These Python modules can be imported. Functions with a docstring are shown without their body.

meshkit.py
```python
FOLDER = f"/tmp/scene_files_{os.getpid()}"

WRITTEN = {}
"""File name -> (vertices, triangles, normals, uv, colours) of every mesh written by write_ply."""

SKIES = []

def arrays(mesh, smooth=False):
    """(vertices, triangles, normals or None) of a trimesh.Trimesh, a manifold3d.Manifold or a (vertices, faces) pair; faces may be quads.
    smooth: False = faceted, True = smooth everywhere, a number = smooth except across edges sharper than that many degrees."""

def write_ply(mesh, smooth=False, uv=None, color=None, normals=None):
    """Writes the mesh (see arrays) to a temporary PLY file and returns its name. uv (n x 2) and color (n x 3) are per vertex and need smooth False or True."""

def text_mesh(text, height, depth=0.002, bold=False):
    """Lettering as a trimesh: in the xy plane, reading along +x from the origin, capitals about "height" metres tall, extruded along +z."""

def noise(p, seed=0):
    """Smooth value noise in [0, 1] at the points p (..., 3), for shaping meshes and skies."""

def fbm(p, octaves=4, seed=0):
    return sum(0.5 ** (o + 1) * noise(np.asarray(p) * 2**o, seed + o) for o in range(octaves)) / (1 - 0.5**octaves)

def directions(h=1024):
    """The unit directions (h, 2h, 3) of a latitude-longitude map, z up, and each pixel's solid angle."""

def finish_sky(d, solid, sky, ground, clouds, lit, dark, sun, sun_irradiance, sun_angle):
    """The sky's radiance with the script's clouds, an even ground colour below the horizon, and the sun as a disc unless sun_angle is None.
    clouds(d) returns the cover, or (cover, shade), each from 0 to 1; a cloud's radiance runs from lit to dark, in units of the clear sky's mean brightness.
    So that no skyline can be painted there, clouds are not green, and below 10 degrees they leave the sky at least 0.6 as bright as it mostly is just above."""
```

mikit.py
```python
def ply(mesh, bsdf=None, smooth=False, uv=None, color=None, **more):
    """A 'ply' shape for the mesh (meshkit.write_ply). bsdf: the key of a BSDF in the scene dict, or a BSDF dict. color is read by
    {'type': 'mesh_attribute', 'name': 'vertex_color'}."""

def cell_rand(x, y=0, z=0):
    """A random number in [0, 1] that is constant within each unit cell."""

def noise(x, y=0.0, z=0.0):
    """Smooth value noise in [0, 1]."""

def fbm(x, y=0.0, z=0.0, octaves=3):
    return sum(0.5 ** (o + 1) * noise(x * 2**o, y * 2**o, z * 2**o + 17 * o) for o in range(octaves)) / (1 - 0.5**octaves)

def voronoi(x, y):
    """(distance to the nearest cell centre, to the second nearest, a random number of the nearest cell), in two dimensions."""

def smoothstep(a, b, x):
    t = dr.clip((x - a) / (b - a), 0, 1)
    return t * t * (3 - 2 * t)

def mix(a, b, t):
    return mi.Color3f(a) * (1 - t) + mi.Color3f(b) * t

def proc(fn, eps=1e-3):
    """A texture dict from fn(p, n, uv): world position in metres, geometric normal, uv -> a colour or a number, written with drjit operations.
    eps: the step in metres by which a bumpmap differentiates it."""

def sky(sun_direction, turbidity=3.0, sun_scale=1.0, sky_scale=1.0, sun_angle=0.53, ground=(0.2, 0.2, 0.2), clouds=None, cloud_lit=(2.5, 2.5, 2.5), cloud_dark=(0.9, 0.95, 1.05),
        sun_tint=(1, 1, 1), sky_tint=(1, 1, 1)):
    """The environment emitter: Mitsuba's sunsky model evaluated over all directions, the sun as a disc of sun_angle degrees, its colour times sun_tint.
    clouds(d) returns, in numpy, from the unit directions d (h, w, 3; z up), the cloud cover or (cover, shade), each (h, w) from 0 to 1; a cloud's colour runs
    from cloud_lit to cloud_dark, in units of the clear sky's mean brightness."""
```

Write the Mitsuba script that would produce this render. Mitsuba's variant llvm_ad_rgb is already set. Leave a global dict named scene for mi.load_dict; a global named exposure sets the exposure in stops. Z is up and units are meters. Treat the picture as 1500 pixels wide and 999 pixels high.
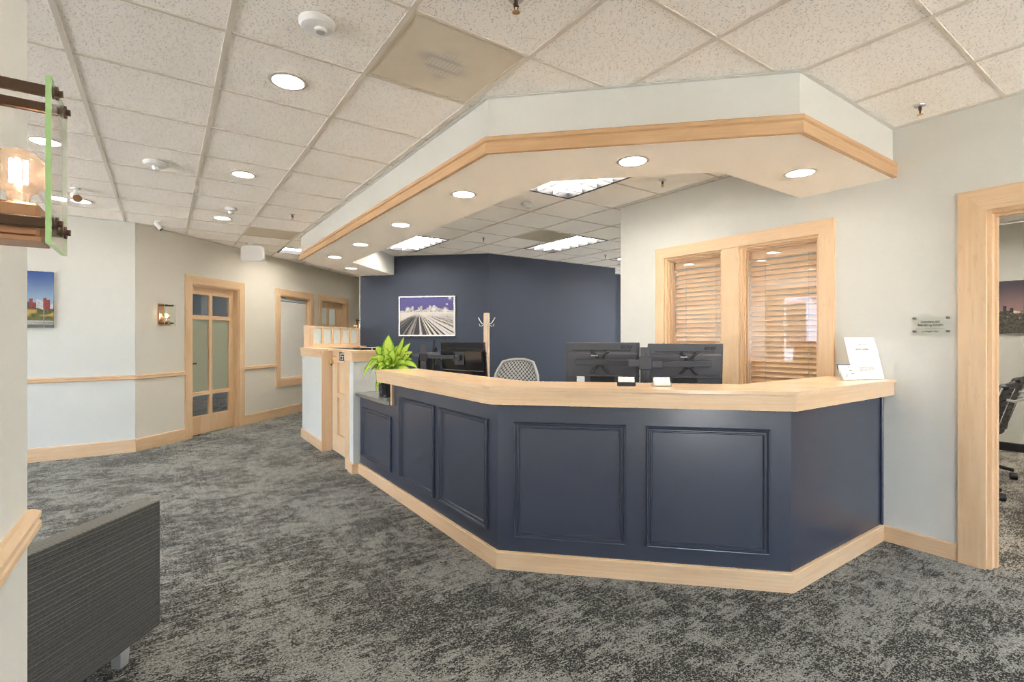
import math, random
import numpy as np, trimesh, mitsuba as mi, drjit as dr
from shapely.geometry import Polygon, LineString, Point, box as sbox, MultiPolygon
from shapely.ops import unary_union
import mikit, meshkit
from mikit import noise, fbm, voronoi, cell_rand, smoothstep, mix

random.seed(7)
rng = np.random.default_rng(7)
T = mi.ScalarTransform4f
scene, labels = {}, {}

# ------------------------------------------------------------------ camera, sky, exposure
CAM_H, YAW, FOCAL = 1.3345, math.radians(34.89), 731.0
CY, SY = math.cos(YAW), math.sin(YAW)
scene['camera'] = {'type': 'perspective', 'fov': math.degrees(2 * math.atan(750 / FOCAL)), 'fov_axis': 'x', 'near_clip': 0.02, 'far_clip': 500.0,
                   'principal_point_offset_y': (499.5 - 496.1) / 999.0,
                   'to_world': T().look_at(origin=[0, 0, CAM_H], target=[SY, CY, CAM_H], up=[0, 0, 1])}
scene['sky'] = mikit.sky((0.0, 0.85, 0.55), turbidity=4.0, sun_scale=26.0, sky_scale=22.0, ground=(0.50, 0.50, 0.50), sky_tint=(0.88, 0.97, 1.10), sun_tint=(0.88, 0.97, 1.12),
                         clouds=lambda d: (np.clip(1.6 * meshkit.fbm(d * 3.0, 4, 3) - 0.35, 0, 1), np.clip(meshkit.fbm(d * 5.0, 3, 9) - 0.3, 0, 1)))
exposure = 1.7
LAMP = (1.0, 0.925, 0.825)          # warm white lamps
L_DOWN, L_PANEL, L_BULB = 27.0, 6.0, 26.0

# ------------------------------------------------------------------ helpers
def rgb(r, g, b): return {'type': 'rgb', 'value': [r, g, b]}
def prin(col, rough=0.5, two=True, **k):
    d = {'type': 'principled', 'base_color': col if isinstance(col, dict) else rgb(*col), 'roughness': rough, **k}
    return {'type': 'twosided', 'bsdf': d} if two else d
def mat(name, d): scene['mat_' + name] = d

used = {}
def key_of(name, parent=None):
    base = f'{parent}__{name}' if parent else name
    n = used.get(base, 0); used[base] = n + 1
    return base if n == 0 else f'{base}_{n:03d}'
def obj(name, mesh, m, parent=None, smooth=False, label=None, kind=None, uv=None, cat=None, group=None, color=None, **more):
    k = key_of(name, parent)
    if isinstance(mesh, list): mesh = trimesh.util.concatenate(mesh)
    scene[k] = mikit.ply(mesh, 'mat_' + m, smooth=smooth, uv=uv, color=color, **more)
    e = {}
    if label: e['label'] = label
    if cat: e['category'] = cat
    if group: e['group'] = group
    if kind: e['kind'] = kind
    if e: labels[k] = e
    return k
def thing(name, label, cat, group=None):
    k = key_of(name); labels[k] = {'label': label, 'category': cat}
    if group: labels[k]['group'] = group
    return k
def struct(name, mesh, m, label, parent=None, **more):
    return obj(name, mesh, m, parent, label=label, kind='structure', **more)

def box(x0, x1, y0, y1, z0, z1):
    return trimesh.creation.box(extents=(x1 - x0, y1 - y0, z1 - z0), transform=trimesh.transformations.translation_matrix(((x0 + x1) / 2, (y0 + y1) / 2, (z0 + z1) / 2)))
def cbox(x0, x1, y0, y1, z0, z1, c=0.003):
    pts = []
    for sx in (0, 1):
        for sy in (0, 1):
            for sz in (0, 1):
                p = np.array([(x0, x1)[sx], (y0, y1)[sy], (z0, z1)[sz]], float)
                o = np.array([1 - 2 * sx, 1 - 2 * sy, 1 - 2 * sz]) * c
                for a in range(3):
                    q = p + o; q[a] = p[a]; pts.append(q)
    return trimesh.convex.convex_hull(np.array(pts))
def lathe(profile, n=28):
    return trimesh.creation.revolve(np.array(profile, float), sections=n)
def moved(m, x=0, y=0, z=0, rz=0, rx=0, ry=0):
    m = m.copy()
    R = trimesh.transformations.euler_matrix(math.radians(rx), math.radians(ry), math.radians(rz))
    m.apply_transform(R); m.apply_translation((x, y, z)); return m
def cyl(p0, p1, r, n=14):
    return trimesh.creation.cylinder(radius=r, segment=[p0, p1], sections=n)
def polys(g):
    if g.is_empty: return []
    return [p for p in getattr(g, 'geoms', [g]) if p.geom_type == 'Polygon' and p.area > 1e-6]
def extrude(poly, z0, z1):
    ms = [trimesh.creation.extrude_polygon(p, z1 - z0, engine='earcut') for p in polys(poly)]
    m = trimesh.util.concatenate(ms); m.apply_translation((0, 0, z0)); return m
def tube(path, r, n=8):
    path = np.asarray(path, float); rs = np.broadcast_to(r, len(path))
    t = np.gradient(path, axis=0); t /= np.linalg.norm(t, axis=1, keepdims=True)
    a = np.cross(t[0], [0, 0, 1.0] if abs(t[0][2]) < .9 else [1.0, 0, 0])
    V = []
    for p, d, rr in zip(path, t, rs):
        a = a - d * (a @ d); a /= np.linalg.norm(a); b = np.cross(d, a)
        for k in range(n):
            V.append(p + rr * (a * math.cos(2 * math.pi * k / n) + b * math.sin(2 * math.pi * k / n)))
    F = []
    for i in range(len(path) - 1):
        for k in range(n):
            a, b = i * n + k, i * n + (k + 1) % n
            F += [[a, b, b + n], [a, b + n, a + n]]
    V += [path[0], path[-1]]; e = len(path) * n
    for k in range(n):
        F += [[e, (k + 1) % n, k], [e + 1, e - n + k, e - n + (k + 1) % n]]
    m = trimesh.Trimesh(np.array(V), np.array(F), process=False); trimesh.repair.fix_normals(m); return m
def bez(p0, p1, p2, n=10):
    t = np.linspace(0, 1, n)[:, None]
    return (1 - t) ** 2 * np.array(p0) + 2 * t * (1 - t) * np.array(p1) + t ** 2 * np.array(p2)

class Frame:
    """A vertical plane: s runs left to right as seen from its front, n towards the viewer, z up."""
    def __init__(self, o, d):
        d = np.array(d, float); self.d = d / np.linalg.norm(d); self.o = np.array(o, float); self.n = np.array([self.d[1], -self.d[0]])
        self.M = np.eye(4)
        self.M[:2, 0], self.M[:2, 1], self.M[:2, 2], self.M[:2, 3] = self.d, 0, self.n, self.o
        self.M[2, :3] = [0, 1, 0]
    def put(self, m):                      # mesh given in (s, z, n)
        m = m.copy(); m.apply_transform(self.M); return m
    def box(self, s0, s1, n0, n1, z0, z1, c=0):
        return self.put(cbox(s0, s1, z0, z1, n0, n1, c) if c else box(s0, s1, z0, z1, n0, n1))
    def prism(self, poly, n0, n1):
        return self.put(extrude(Polygon(poly) if not hasattr(poly, 'geom_type') else poly, n0, n1))
    def pt(self, s, n, z):
        p = self.o + s * self.d + n * self.n; return np.array([p[0], p[1], z])
    def text(self, txt, h, s, z, n, depth=0.0008, bold=False, center=True):
        m = meshkit.text_mesh(txt, h, depth, bold); b = m.bounds
        m.apply_translation((s - ((b[0][0] + b[1][0]) / 2 if center else b[0][0]), z, n)); return self.put(m)
    def ring(self, s0, s1, z0, z1, prof):  # a frame moulding: profile of (inset, height)
        V, F = [], []
        for i, h in prof:
            for a, b in ((s0 + i, z0 + i), (s1 - i, z0 + i), (s1 - i, z1 - i), (s0 + i, z1 - i)): V.append((a, b, h))
        for j in range(len(prof) - 1):
            for k in range(4):
                a, b = j * 4 + k, j * 4 + (k + 1) % 4
                F += [[a, b, b + 4], [a, b + 4, a + 4]]
        return self.put(trimesh.Trimesh(np.array(V), np.array(F), process=False))
    def dir(self, g):
        return {'s': np.array([*self.d, 0]), 'z': np.array([0, 0, 1.0]), 'n': np.array([*self.n, 0])}[g]

wood_count = [0]
def wood(name, mesh, g, parent=None, m='maple', **more):
    """A board: uv runs along the grain g and across it."""
    if isinstance(mesh, list): mesh = trimesh.util.concatenate(mesh)
    g = np.array(g, float); g /= np.linalg.norm(g)
    across = np.array([1.0, 0.4, 0]) if abs(g[2]) > .9 else np.array([0, 0, 1.0]) + 0.83 * np.cross(g, [0, 0, 1.0])
    v = np.array(mesh.vertices); wood_count[0] += 1
    uv = np.stack([v @ g + 3.7 * wood_count[0], v @ across + 1.3 * wood_count[0]], 1)
    return obj(name, mesh, m, parent, uv=uv, **more)

def miter_offsets(pts):
    """For a polyline: per vertex the vector that a unit offset to its right moves it by."""
    pts = np.array(pts, float); out = []
    seg = [(b - a) / np.linalg.norm(b - a) for a, b in zip(pts[:-1], pts[1:])]
    nr = [np.array([d[1], -d[0]]) for d in seg]
    for i in range(len(pts)):
        if i == 0: out.append(nr[0])
        elif i == len(pts) - 1: out.append(nr[-1])
        else:
            m = nr[i - 1] + nr[i]; m /= np.linalg.norm(m); out.append(m / (m @ nr[i]))
    return pts, out
def runs(pts, prof):
    """One mitred board per segment of the polyline; prof is a closed outline of (offset to the right, z)."""
    pts, off = miter_offsets(pts); k = len(prof); ms = []
    for i in range(len(pts) - 1):
        V = [(*(pts[j] + off[j] * o), z) for j in (i, i + 1) for o, z in prof]
        F = []
        for a in range(k):
            b = (a + 1) % k; F += [[a, b, b + k], [a, b + k, a + k]]
        tri = trimesh.creation.triangulate_polygon(Polygon(prof), engine='earcut')
        tv, tf = tri
        idx = [int(np.argmin(np.abs(np.array(prof) - p).sum(1))) for p in tv]
        for f in tf: F += [[idx[f[0]], idx[f[1]], idx[f[2]]], [idx[f[2]] + k, idx[f[1]] + k, idx[f[0]] + k]]
        m = trimesh.Trimesh(np.array(V), np.array(F), process=False); trimesh.repair.fix_normals(m); ms.append(m)
    return ms

# ------------------------------------------------------------------ materials
def maple_fn(p, n, uv):
    x, y = uv.x, uv.y
    w = fbm(x * 1.3, y * 9.0, 2.0, 3)
    fine = noise(x * 6.0, y * 190.0, 5.0)
    broad = noise(x * 0.55, y * 6.0, 9.0)
    fleck = smoothstep(0.80, 0.97, noise(x * 16.0, y * 260.0, 3.0)) * 0.07
    t = dr.clip(0.55 * w + 0.22 * fine + 0.25 * broad, 0, 1)
    return mix((0.765, 0.555, 0.355), (0.655, 0.44, 0.255), smoothstep(0.3, 0.85, t)) * (1 - fleck)
maple_tex = mikit.proc(maple_fn)
mat('maple', prin(maple_tex, 0.38, specular=0.45))
def maple_shaded_fn(p, n, uv): return maple_fn(p, n, uv) * mi.Color3f(0.84, 0.76, 0.66)  # same maple, with the shade on the soffit band put into its colour
mat('maple_shaded', prin(mikit.proc(maple_shaded_fn), 0.38, specular=0.45))
mat('maple_gloss', prin(maple_tex, 0.16, specular=0.5, clearcoat=0.5, clearcoat_gloss=0.93))
def slat_fn(p, n, uv):
    w = noise(uv.x * 0.8, dr.floor(uv.y * 0.7) * 3.1, 1.0)
    return mix((0.80, 0.60, 0.39), (0.71, 0.49, 0.29), w)
mat('slat', prin(mikit.proc(slat_fn), 0.35, specular=0.5))

def carpet_fn(p, n, uv):
    x, y = p.x, p.y
    yarn = noise(x * 140.0, y * 250.0, 1.0) * 0.55 + noise(x * 270.0, y * 290.0, 2.0) * 0.45
    lines = noise(x * 14.0, y * 110.0, 3.0)
    lines2 = noise(x * 90.0, y * 6.0, 11.0)
    patch = fbm(x * 3.9, y * 4.0, 4.0, 4)
    patch2 = noise(x * 19.0, y * 24.0, 7.0)
    cover = smoothstep(0.33, 0.69, 0.52 * patch + 0.33 * patch2 + 0.15 * lines)
    th = 0.63 - 0.29 * cover - 0.13 * smoothstep(0.66, 0.85, lines) - 0.10 * smoothstep(0.72, 0.9, lines2)
    light = smoothstep(th - 0.20, th + 0.22, yarn)
    tone = noise(x * 220.0, y * 260.0, 6.0)
    dark = mix((0.020, 0.0205, 0.020), (0.055, 0.055, 0.052), tone)
    pale = mix((0.165, 0.169, 0.160), (0.365, 0.370, 0.350), tone)
    return dark * (1 - light) + pale * light
mat('carpet', prin(mikit.proc(carpet_fn), 0.95, specular=0.1))
def meeting_carpet_fn(p, n, uv):
    t = 0.5 * fbm(p.x * 5.0, p.y * 9.0, 3.0, 3) + 0.5 * noise(p.x * 60.0, p.y * 200.0, 1.0)
    return mix((0.07, 0.065, 0.055), (0.36, 0.34, 0.30), smoothstep(0.3, 0.72, t))
mat('meeting_carpet', prin(mikit.proc(meeting_carpet_fn), 0.95, specular=0.1))

def tile_fn(p, n, uv):
    a, _, r = voronoi(p.x * 78.0, p.y * 78.0)
    b, _, r2 = voronoi(p.x * 170.0 + 5.0, p.y * 170.0)
    hole = (1 - smoothstep(0.10, 0.36, a)) * smoothstep(0.55, 0.75, r)
    pin = (1 - smoothstep(0.12, 0.36, b)) * smoothstep(0.55, 0.7, r2)
    m = noise(p.x * 3.0, p.y * 3.0, 2.0)
    base = mix((0.92, 0.88, 0.815), (0.89, 0.845, 0.775), m)
    return base * (1 - 0.46 * hole) * (1 - 0.26 * pin)
mat('tile', prin(mikit.proc(tile_fn), 0.95, specular=0.05))
mat('tile_plain', prin((0.90, 0.86, 0.79), 0.9, specular=0.1))
mat('runner', prin((0.66, 0.61, 0.53), 0.5))
mat('wall_angle', prin((0.62, 0.61, 0.57), 0.5))

def paint(c): return lambda p, n, uv: mi.Color3f(*c) * (0.985 + 0.03 * noise(p.x * 4 + p.y * 3, p.z * 4, p.y * 2))
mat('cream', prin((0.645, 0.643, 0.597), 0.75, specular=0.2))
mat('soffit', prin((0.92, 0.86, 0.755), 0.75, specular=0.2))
mat('navy', prin((0.030, 0.039, 0.062), 0.26, specular=0.8, clearcoat=1.0, clearcoat_gloss=0.88))
mat('navy_wall', prin((0.046, 0.056, 0.082), 0.55, specular=0.3))
mat('white', prin((0.82, 0.82, 0.80), 0.45))
mat('white_blind', prin((0.90, 0.89, 0.85), 0.5))
mat('cream_lamplit', prin((0.70, 0.668, 0.585), 0.75, specular=0.2))  # cream with the warm lamplight on the angled wall painted in
mat('white_paper', prin((0.86, 0.86, 0.85), 0.7))
mat('white_metal', prin((0.80, 0.79, 0.76), 0.35))
mat('blade', prin((0.30, 0.32, 0.33), 0.4))
mat('ring', prin((0.62, 0.60, 0.55), 0.35, metallic=0.4))
mat('black', prin((0.018, 0.018, 0.02), 0.4))
mat('black_gloss', prin((0.012, 0.012, 0.014), 0.07, specular=0.6))
mat('black_satin', prin((0.022, 0.023, 0.027), 0.42, specular=0.35))
mat('monitor_grey', prin((0.060, 0.063, 0.072), 0.36, specular=0.5))
mat('pole_grey', prin((0.06, 0.06, 0.065), 0.35, metallic=0.5))
mat('port', prin((0.012, 0.012, 0.013), 0.5))
mat('chrome', {'type': 'roughconductor', 'material': 'Cr', 'alpha': 0.12})
mat('steel', prin((0.55, 0.55, 0.54), 0.3, metallic=0.9))
mat('silver', prin((0.62, 0.62, 0.60), 0.35, metallic=0.6))
mat('bronze', prin((0.10, 0.062, 0.042), 0.38, metallic=0.75))
mat('copper', prin((0.52, 0.29, 0.17), 0.38, metallic=0.75))
mat('brass', prin((0.72, 0.48, 0.22), 0.25, metallic=0.9))
mat('pane', {'type': 'thindielectric'})
mat('bulb_glass', {'type': 'blendbsdf', 'weight': 0.075, 'a': {'type': 'thindielectric', 'specular_transmittance': rgb(0.98, 0.90, 0.82)}, 'b': {'type': 'twosided', 'bsdf': {'type': 'diffuse', 'reflectance': rgb(0.85, 0.64, 0.50)}}})
mat('plate_glass', {'type': 'dielectric', 'int_ior': 1.5, 'specular_transmittance': rgb(0.97, 0.99, 0.96)})
mat('glass_edge', prin((0.42, 0.66, 0.28), 0.2, specular=0.6))
mat('acrylic', {'type': 'thindielectric', 'int_ior': 1.16, 'specular_transmittance': rgb(0.94, 0.95, 0.93)})
mat('frosted', prin((0.34, 0.37, 0.28), 0.5, specular=0.35))
mat('frosted_white', {'type': 'principledthin', 'base_color': rgb(0.82, 0.84, 0.80), 'roughness': 0.5, 'diff_trans': 1.0})
mat('shelf_grey', prin((0.17, 0.175, 0.155), 0.12, specular=0.5))
mat('work_top', prin((0.72, 0.68, 0.60), 0.45))
mat('dark_room', prin((0.30, 0.38, 0.46), 0.8))
mat('ink', prin((0.03, 0.03, 0.035), 0.6))
mat('ink_grey', prin((0.30, 0.30, 0.31), 0.6))
mat('ink_faint', prin((0.55, 0.55, 0.56), 0.6))
mat('logo', prin((0.010, 0.010, 0.012), 0.25))
mat('grey_plastic', prin((0.45, 0.45, 0.44), 0.4))
mat('soil', prin((0.04, 0.028, 0.02), 0.95))
mat('dark_base', prin((0.02, 0.02, 0.022), 0.5))
mat('red_mark', prin((0.5, 0.08, 0.05), 0.5))
mat('tray', prin((0.015, 0.015, 0.017), 0.35))
mat('blue_print', prin((0.12, 0.15, 0.24), 0.5))
mat('facade', prin((0.30, 0.34, 0.42), 0.8))
mat('bark', prin((0.06, 0.05, 0.045), 0.9))
mat('table_top', prin((0.55, 0.53, 0.48), 0.15, specular=0.5))
mat('lens_off', prin((0.3, 0.16, 0.08), 0.3))
mat('return_grille', prin((0.60, 0.53, 0.41), 0.6))
mat('standoff', prin((0.16, 0.16, 0.15), 0.5))

def vent_fn(p, n, uv):
    dots = 0.5 + 0.5 * dr.sin(p.x * 900.0) * dr.sin(p.y * 900.0)
    u, v = uv.x, uv.y                                        # 0..1 across the panel
    dx, dy = u - 0.5, v - 0.5
    d = dr.sqrt(dx * dx + dy * dy)
    soot = (1 - smoothstep(0.10, 0.27, d + 0.10 * (noise(u * 9, v * 9, 1.0) - 0.5)))
    slats = smoothstep(0.25, 0.45, dr.abs(dr.sin(u * 95.0))) * smoothstep(0.3, 0.5, dr.abs(dr.sin(v * 22.0)))
    core = dr.select((dr.abs(dx) < 0.15) & (dr.abs(dy) < 0.17), 1.0, 0.0)
    blotch = fbm(u * 4.0, v * 4.0, 2.0, 3)
    base = mix((0.74, 0.67, 0.54), (0.64, 0.56, 0.44), blotch)
    base = base * (0.86 + 0.20 * dots)
    dark = mix(base, (0.34, 0.32, 0.30), 0.6 * soot)
    return mix(dark, (0.68, 0.62, 0.52), 0.55 * core * slats)
mat('vent', prin(mikit.proc(vent_fn), 0.6))

def fabric_fn(p, n, uv):
    z = p.z
    s = p.x * 0.63 + p.y * 0.78
    w = -p.x * 0.78 + p.y * 0.63
    c = z / 0.0148 + 0.12 * noise(s * 3.0, z * 20.0, 5.0)
    i = dr.floor(c); f = c - i
    r = cell_rand(i, 3.0, 1.0)
    pale = (1 - smoothstep(0.05, 0.13, dr.abs(f - 0.30 - 0.4 * r))) * (0.35 + 0.65 * cell_rand(i, 7.0, 2.0))
    dark = (1 - smoothstep(0.05, 0.14, dr.abs(f - 0.14 - 0.4 * r))) * cell_rand(i, 5.0, 4.0)
    fine = 0.5 + 0.5 * dr.sin(z * 1500.0)
    weave = noise(s * 240.0 + w * 240.0, z * 420.0, 2.0)
    base = mix((0.046, 0.046, 0.043), (0.115, 0.115, 0.107), 0.6 * weave + 0.4 * fine)
    base = base * (1 - 0.6 * dark)
    return mix(base, (0.20, 0.20, 0.188), pale)
mat('fabric', prin(mikit.proc(fabric_fn), 0.9, specular=0.15, sheen=0.3))
def fabric_top_fn(p, n, uv):
    s = p.x * 0.63 + p.y * 0.78; w = -p.x * 0.78 + p.y * 0.63
    t = 0.5 + 0.5 * dr.sin((s * 1.0 + w * 0.8) * 330.0)
    return mix((0.13, 0.13, 0.122), (0.25, 0.245, 0.23), t * 0.7 + 0.3 * noise(s * 400, w * 400, 1.0))
mat('fabric_piping', prin(mikit.proc(fabric_top_fn), 0.9, specular=0.15))

def leaf_fn(p, n, uv):
    t, w = uv.x, dr.abs(uv.y * 2 - 1)
    vein = dr.abs(dr.sin((t * 9.0 + w * 2.2) * 3.14159))
    blotch = noise(t * 26.0, uv.y * 16.0, p.x * 30)
    pale = 1 - smoothstep(0.50, 1.0, w + 0.30 * (blotch - 0.5) + 0.22 * (vein - 0.5))
    col = mix((0.10, 0.27, 0.022), mix((0.42, 0.58, 0.07), (0.60, 0.72, 0.13), vein), pale)
    rib = 1 - smoothstep(0.02, 0.07, w)
    return mix(col, (0.45, 0.60, 0.16), 0.7 * rib)
leaf_tex = mikit.proc(leaf_fn)
mat('leaf', {'type': 'principledthin', 'base_color': leaf_tex, 'roughness': 0.35, 'diff_trans': 0.5})
mat('stem', prin((0.25, 0.42, 0.08), 0.5))
def mesh_fn(p, n, uv):
    a = dr.abs(dr.sin((uv.x + uv.y) * 34.0)); b = dr.abs(dr.sin((uv.x - uv.y) * 34.0))
    t = smoothstep(0.45, 0.7, dr.maximum(a, b) * 0.5 + dr.minimum(a, b) * 0.5)
    return mix((0.05, 0.05, 0.052), (0.42, 0.42, 0.41), t)
mat('chair_mesh', prin(mikit.proc(mesh_fn), 0.5))

def night_road_fn(p, n, uv):
    u, v = uv.x, uv.y
    sky = mix((0.10, 0.085, 0.30), (0.16, 0.14, 0.40), smoothstep(0.62, 0.95, v) * 0.4 + 0.5 * noise(u * 3, v * 3, 1.0))
    bh = 0.64 + 0.13 * cell_rand(u * 26.0, 1.0, 2.0) * smoothstep(0.08, 0.25, u) * (1 - smoothstep(0.75, 0.95, u))
    win = cell_rand(u * 110.0, v * 75.0, 4.0)
    city = mix((0.30, 0.30, 0.34), (0.95, 0.90, 0.80), smoothstep(0.35, 0.8, win))
    def glow(cx, cy, r):
        return 1 - smoothstep(0.0, r, dr.sqrt(dr.square((u - cx) * 1.45) + dr.square(v - cy)))
    img = dr.select(v > bh, sky, city)
    g = dr.maximum(dr.maximum(glow(0.16, 0.68, 0.10), glow(0.62, 0.68, 0.13)), dr.maximum(glow(0.83, 0.64, 0.14), dr.maximum(glow(0.86, 0.79, 0.05), glow(0.91, 0.95, 0.09))))
    # the road: streaks that run out of a vanishing point
    du, dv = u - 0.36, v - 0.60
    ang = du / dr.minimum(dv, -0.004)
    st = noise(ang * 16.0, 3.0, 1.0) * 0.6 + noise(ang * 46.0, 5.0, 2.0) * 0.4
    right = smoothstep(-0.45, 0.5, -ang)
    far = smoothstep(0.16, 0.02, -dv) * 0.8
    lit = dr.clip(smoothstep(0.56 - 0.20 * right, 0.74 - 0.16 * right, st) * (0.35 + 0.65 * right) + far, 0, 1)
    leftband = smoothstep(1.1, 1.7, ang)
    lit = dr.maximum(lit, leftband * 0.9)
    lane = 1 - smoothstep(0.008, 0.03, dr.abs(ang + 0.08))
    road = mix((0.05, 0.048, 0.05), mix((0.95, 0.86, 0.72), (0.85, 0.80, 0.85), noise(ang * 9, 1.0, 7.0)), dr.maximum(lit, lane * 0.9))
    img = dr.select(v < 0.60, road, img)
    return mix(img, (1.0, 0.96, 0.90), dr.clip(g * g, 0, 1) * 0.9) * 0.62
mat('night_road', prin(mikit.proc(night_road_fn), 0.45, specular=0.3))

def day_city_fn(p, n, uv):
    u, v = uv.x, uv.y
    sky = mix((0.34, 0.50, 0.70), (0.055, 0.13, 0.42), smoothstep(0.40, 1.0, v))
    cl = smoothstep(0.50, 0.75, fbm(u * 2.2, v * 8.0, 3.0, 3)) * smoothstep(0.55, 0.7, v) * (1 - smoothstep(0.85, 0.95, v))
    sky = mix(sky, (0.62, 0.68, 0.76), 0.6 * cl)
    top = 0.42 + 0.12 * cell_rand(u * 34.0, 2.0, 1.0)
    r = cell_rand(u * 34.0, 7.0, 3.0)
    bld = dr.select(r < 0.4, mi.Color3f(0.36, 0.07, 0.06), dr.select(r < 0.7, mi.Color3f(0.62, 0.62, 0.64), mi.Color3f(0.10, 0.11, 0.16)))
    bld = bld * (0.65 + 0.6 * cell_rand(u * 160.0, v * 120.0, 9.0))
    tree = mix((0.05, 0.075, 0.03), (0.24, 0.24, 0.06), fbm(u * 40.0, v * 26.0, 5.0, 3))
    warm = smoothstep(0.5, 0.8, noise(u * 12, v * 14, 8.0)) * smoothstep(0.18, 0.24, v) * (1 - smoothstep(0.30, 0.34, v))
    tree = mix(tree, (0.62, 0.40, 0.08), warm)
    base = mix((0.16, 0.17, 0.14), (0.52, 0.50, 0.47), smoothstep(0.4, 0.6, noise(u * 2, v * 45, 2.0)))
    img = dr.select(v > top, sky, bld)
    img = dr.select(v < 0.31 + 0.05 * noise(u * 14, 1.0, 1.0), tree, img)
    img = dr.select(v < 0.13, base, img)
    post = dr.select((dr.abs(dr.abs(u * 6.0 - dr.floor(u * 6.0)) - 0.5) < 0.04) & (v < 0.36), 1.0, 0.0)
    img = mix(img, (0.30, 0.31, 0.32), 0.7 * post) * 0.75
    return mix(img, mi.Color3f(mi.luminance(img)), 0.15)
mat('day_city', prin(mikit.proc(day_city_fn), 0.4, specular=0.3))
def dusk_city_fn(p, n, uv):
    u, v = uv.x, uv.y
    sky = mix((0.30, 0.20, 0.20), (0.075, 0.065, 0.085), smoothstep(0.40, 0.98, v))
    r = cell_rand(u * 82.0, 7.0, 3.0)
    top = 0.40 + 0.27 * r * r
    bld = mix((0.05, 0.05, 0.06), (0.70, 0.58, 0.46), smoothstep(0.50, 0.85, cell_rand(u * 82.0, 2.0, 5.0)))
    bld = bld * (0.6 + 0.8 * cell_rand(u * 420.0, v * 110.0, 9.0))
    tree = mix((0.02, 0.022, 0.02), (0.16, 0.15, 0.13), fbm(u * 160.0, v * 44.0, 5.0, 3))
    lamp = smoothstep(0.86, 0.97, noise(u * 330.0, v * 85.0, 2.0)) * smoothstep(0.1, 0.35, v)
    tree = mix(tree, (0.85, 0.58, 0.36), lamp)
    img = dr.select(v > top, sky, bld)
    return dr.select(v < 0.40 + 0.06 * (noise(u * 20, 1.0, 1.0) - 0.5), tree, img)
mat('dusk_city', prin(mikit.proc(dusk_city_fn), 0.4, specular=0.3))

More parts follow.
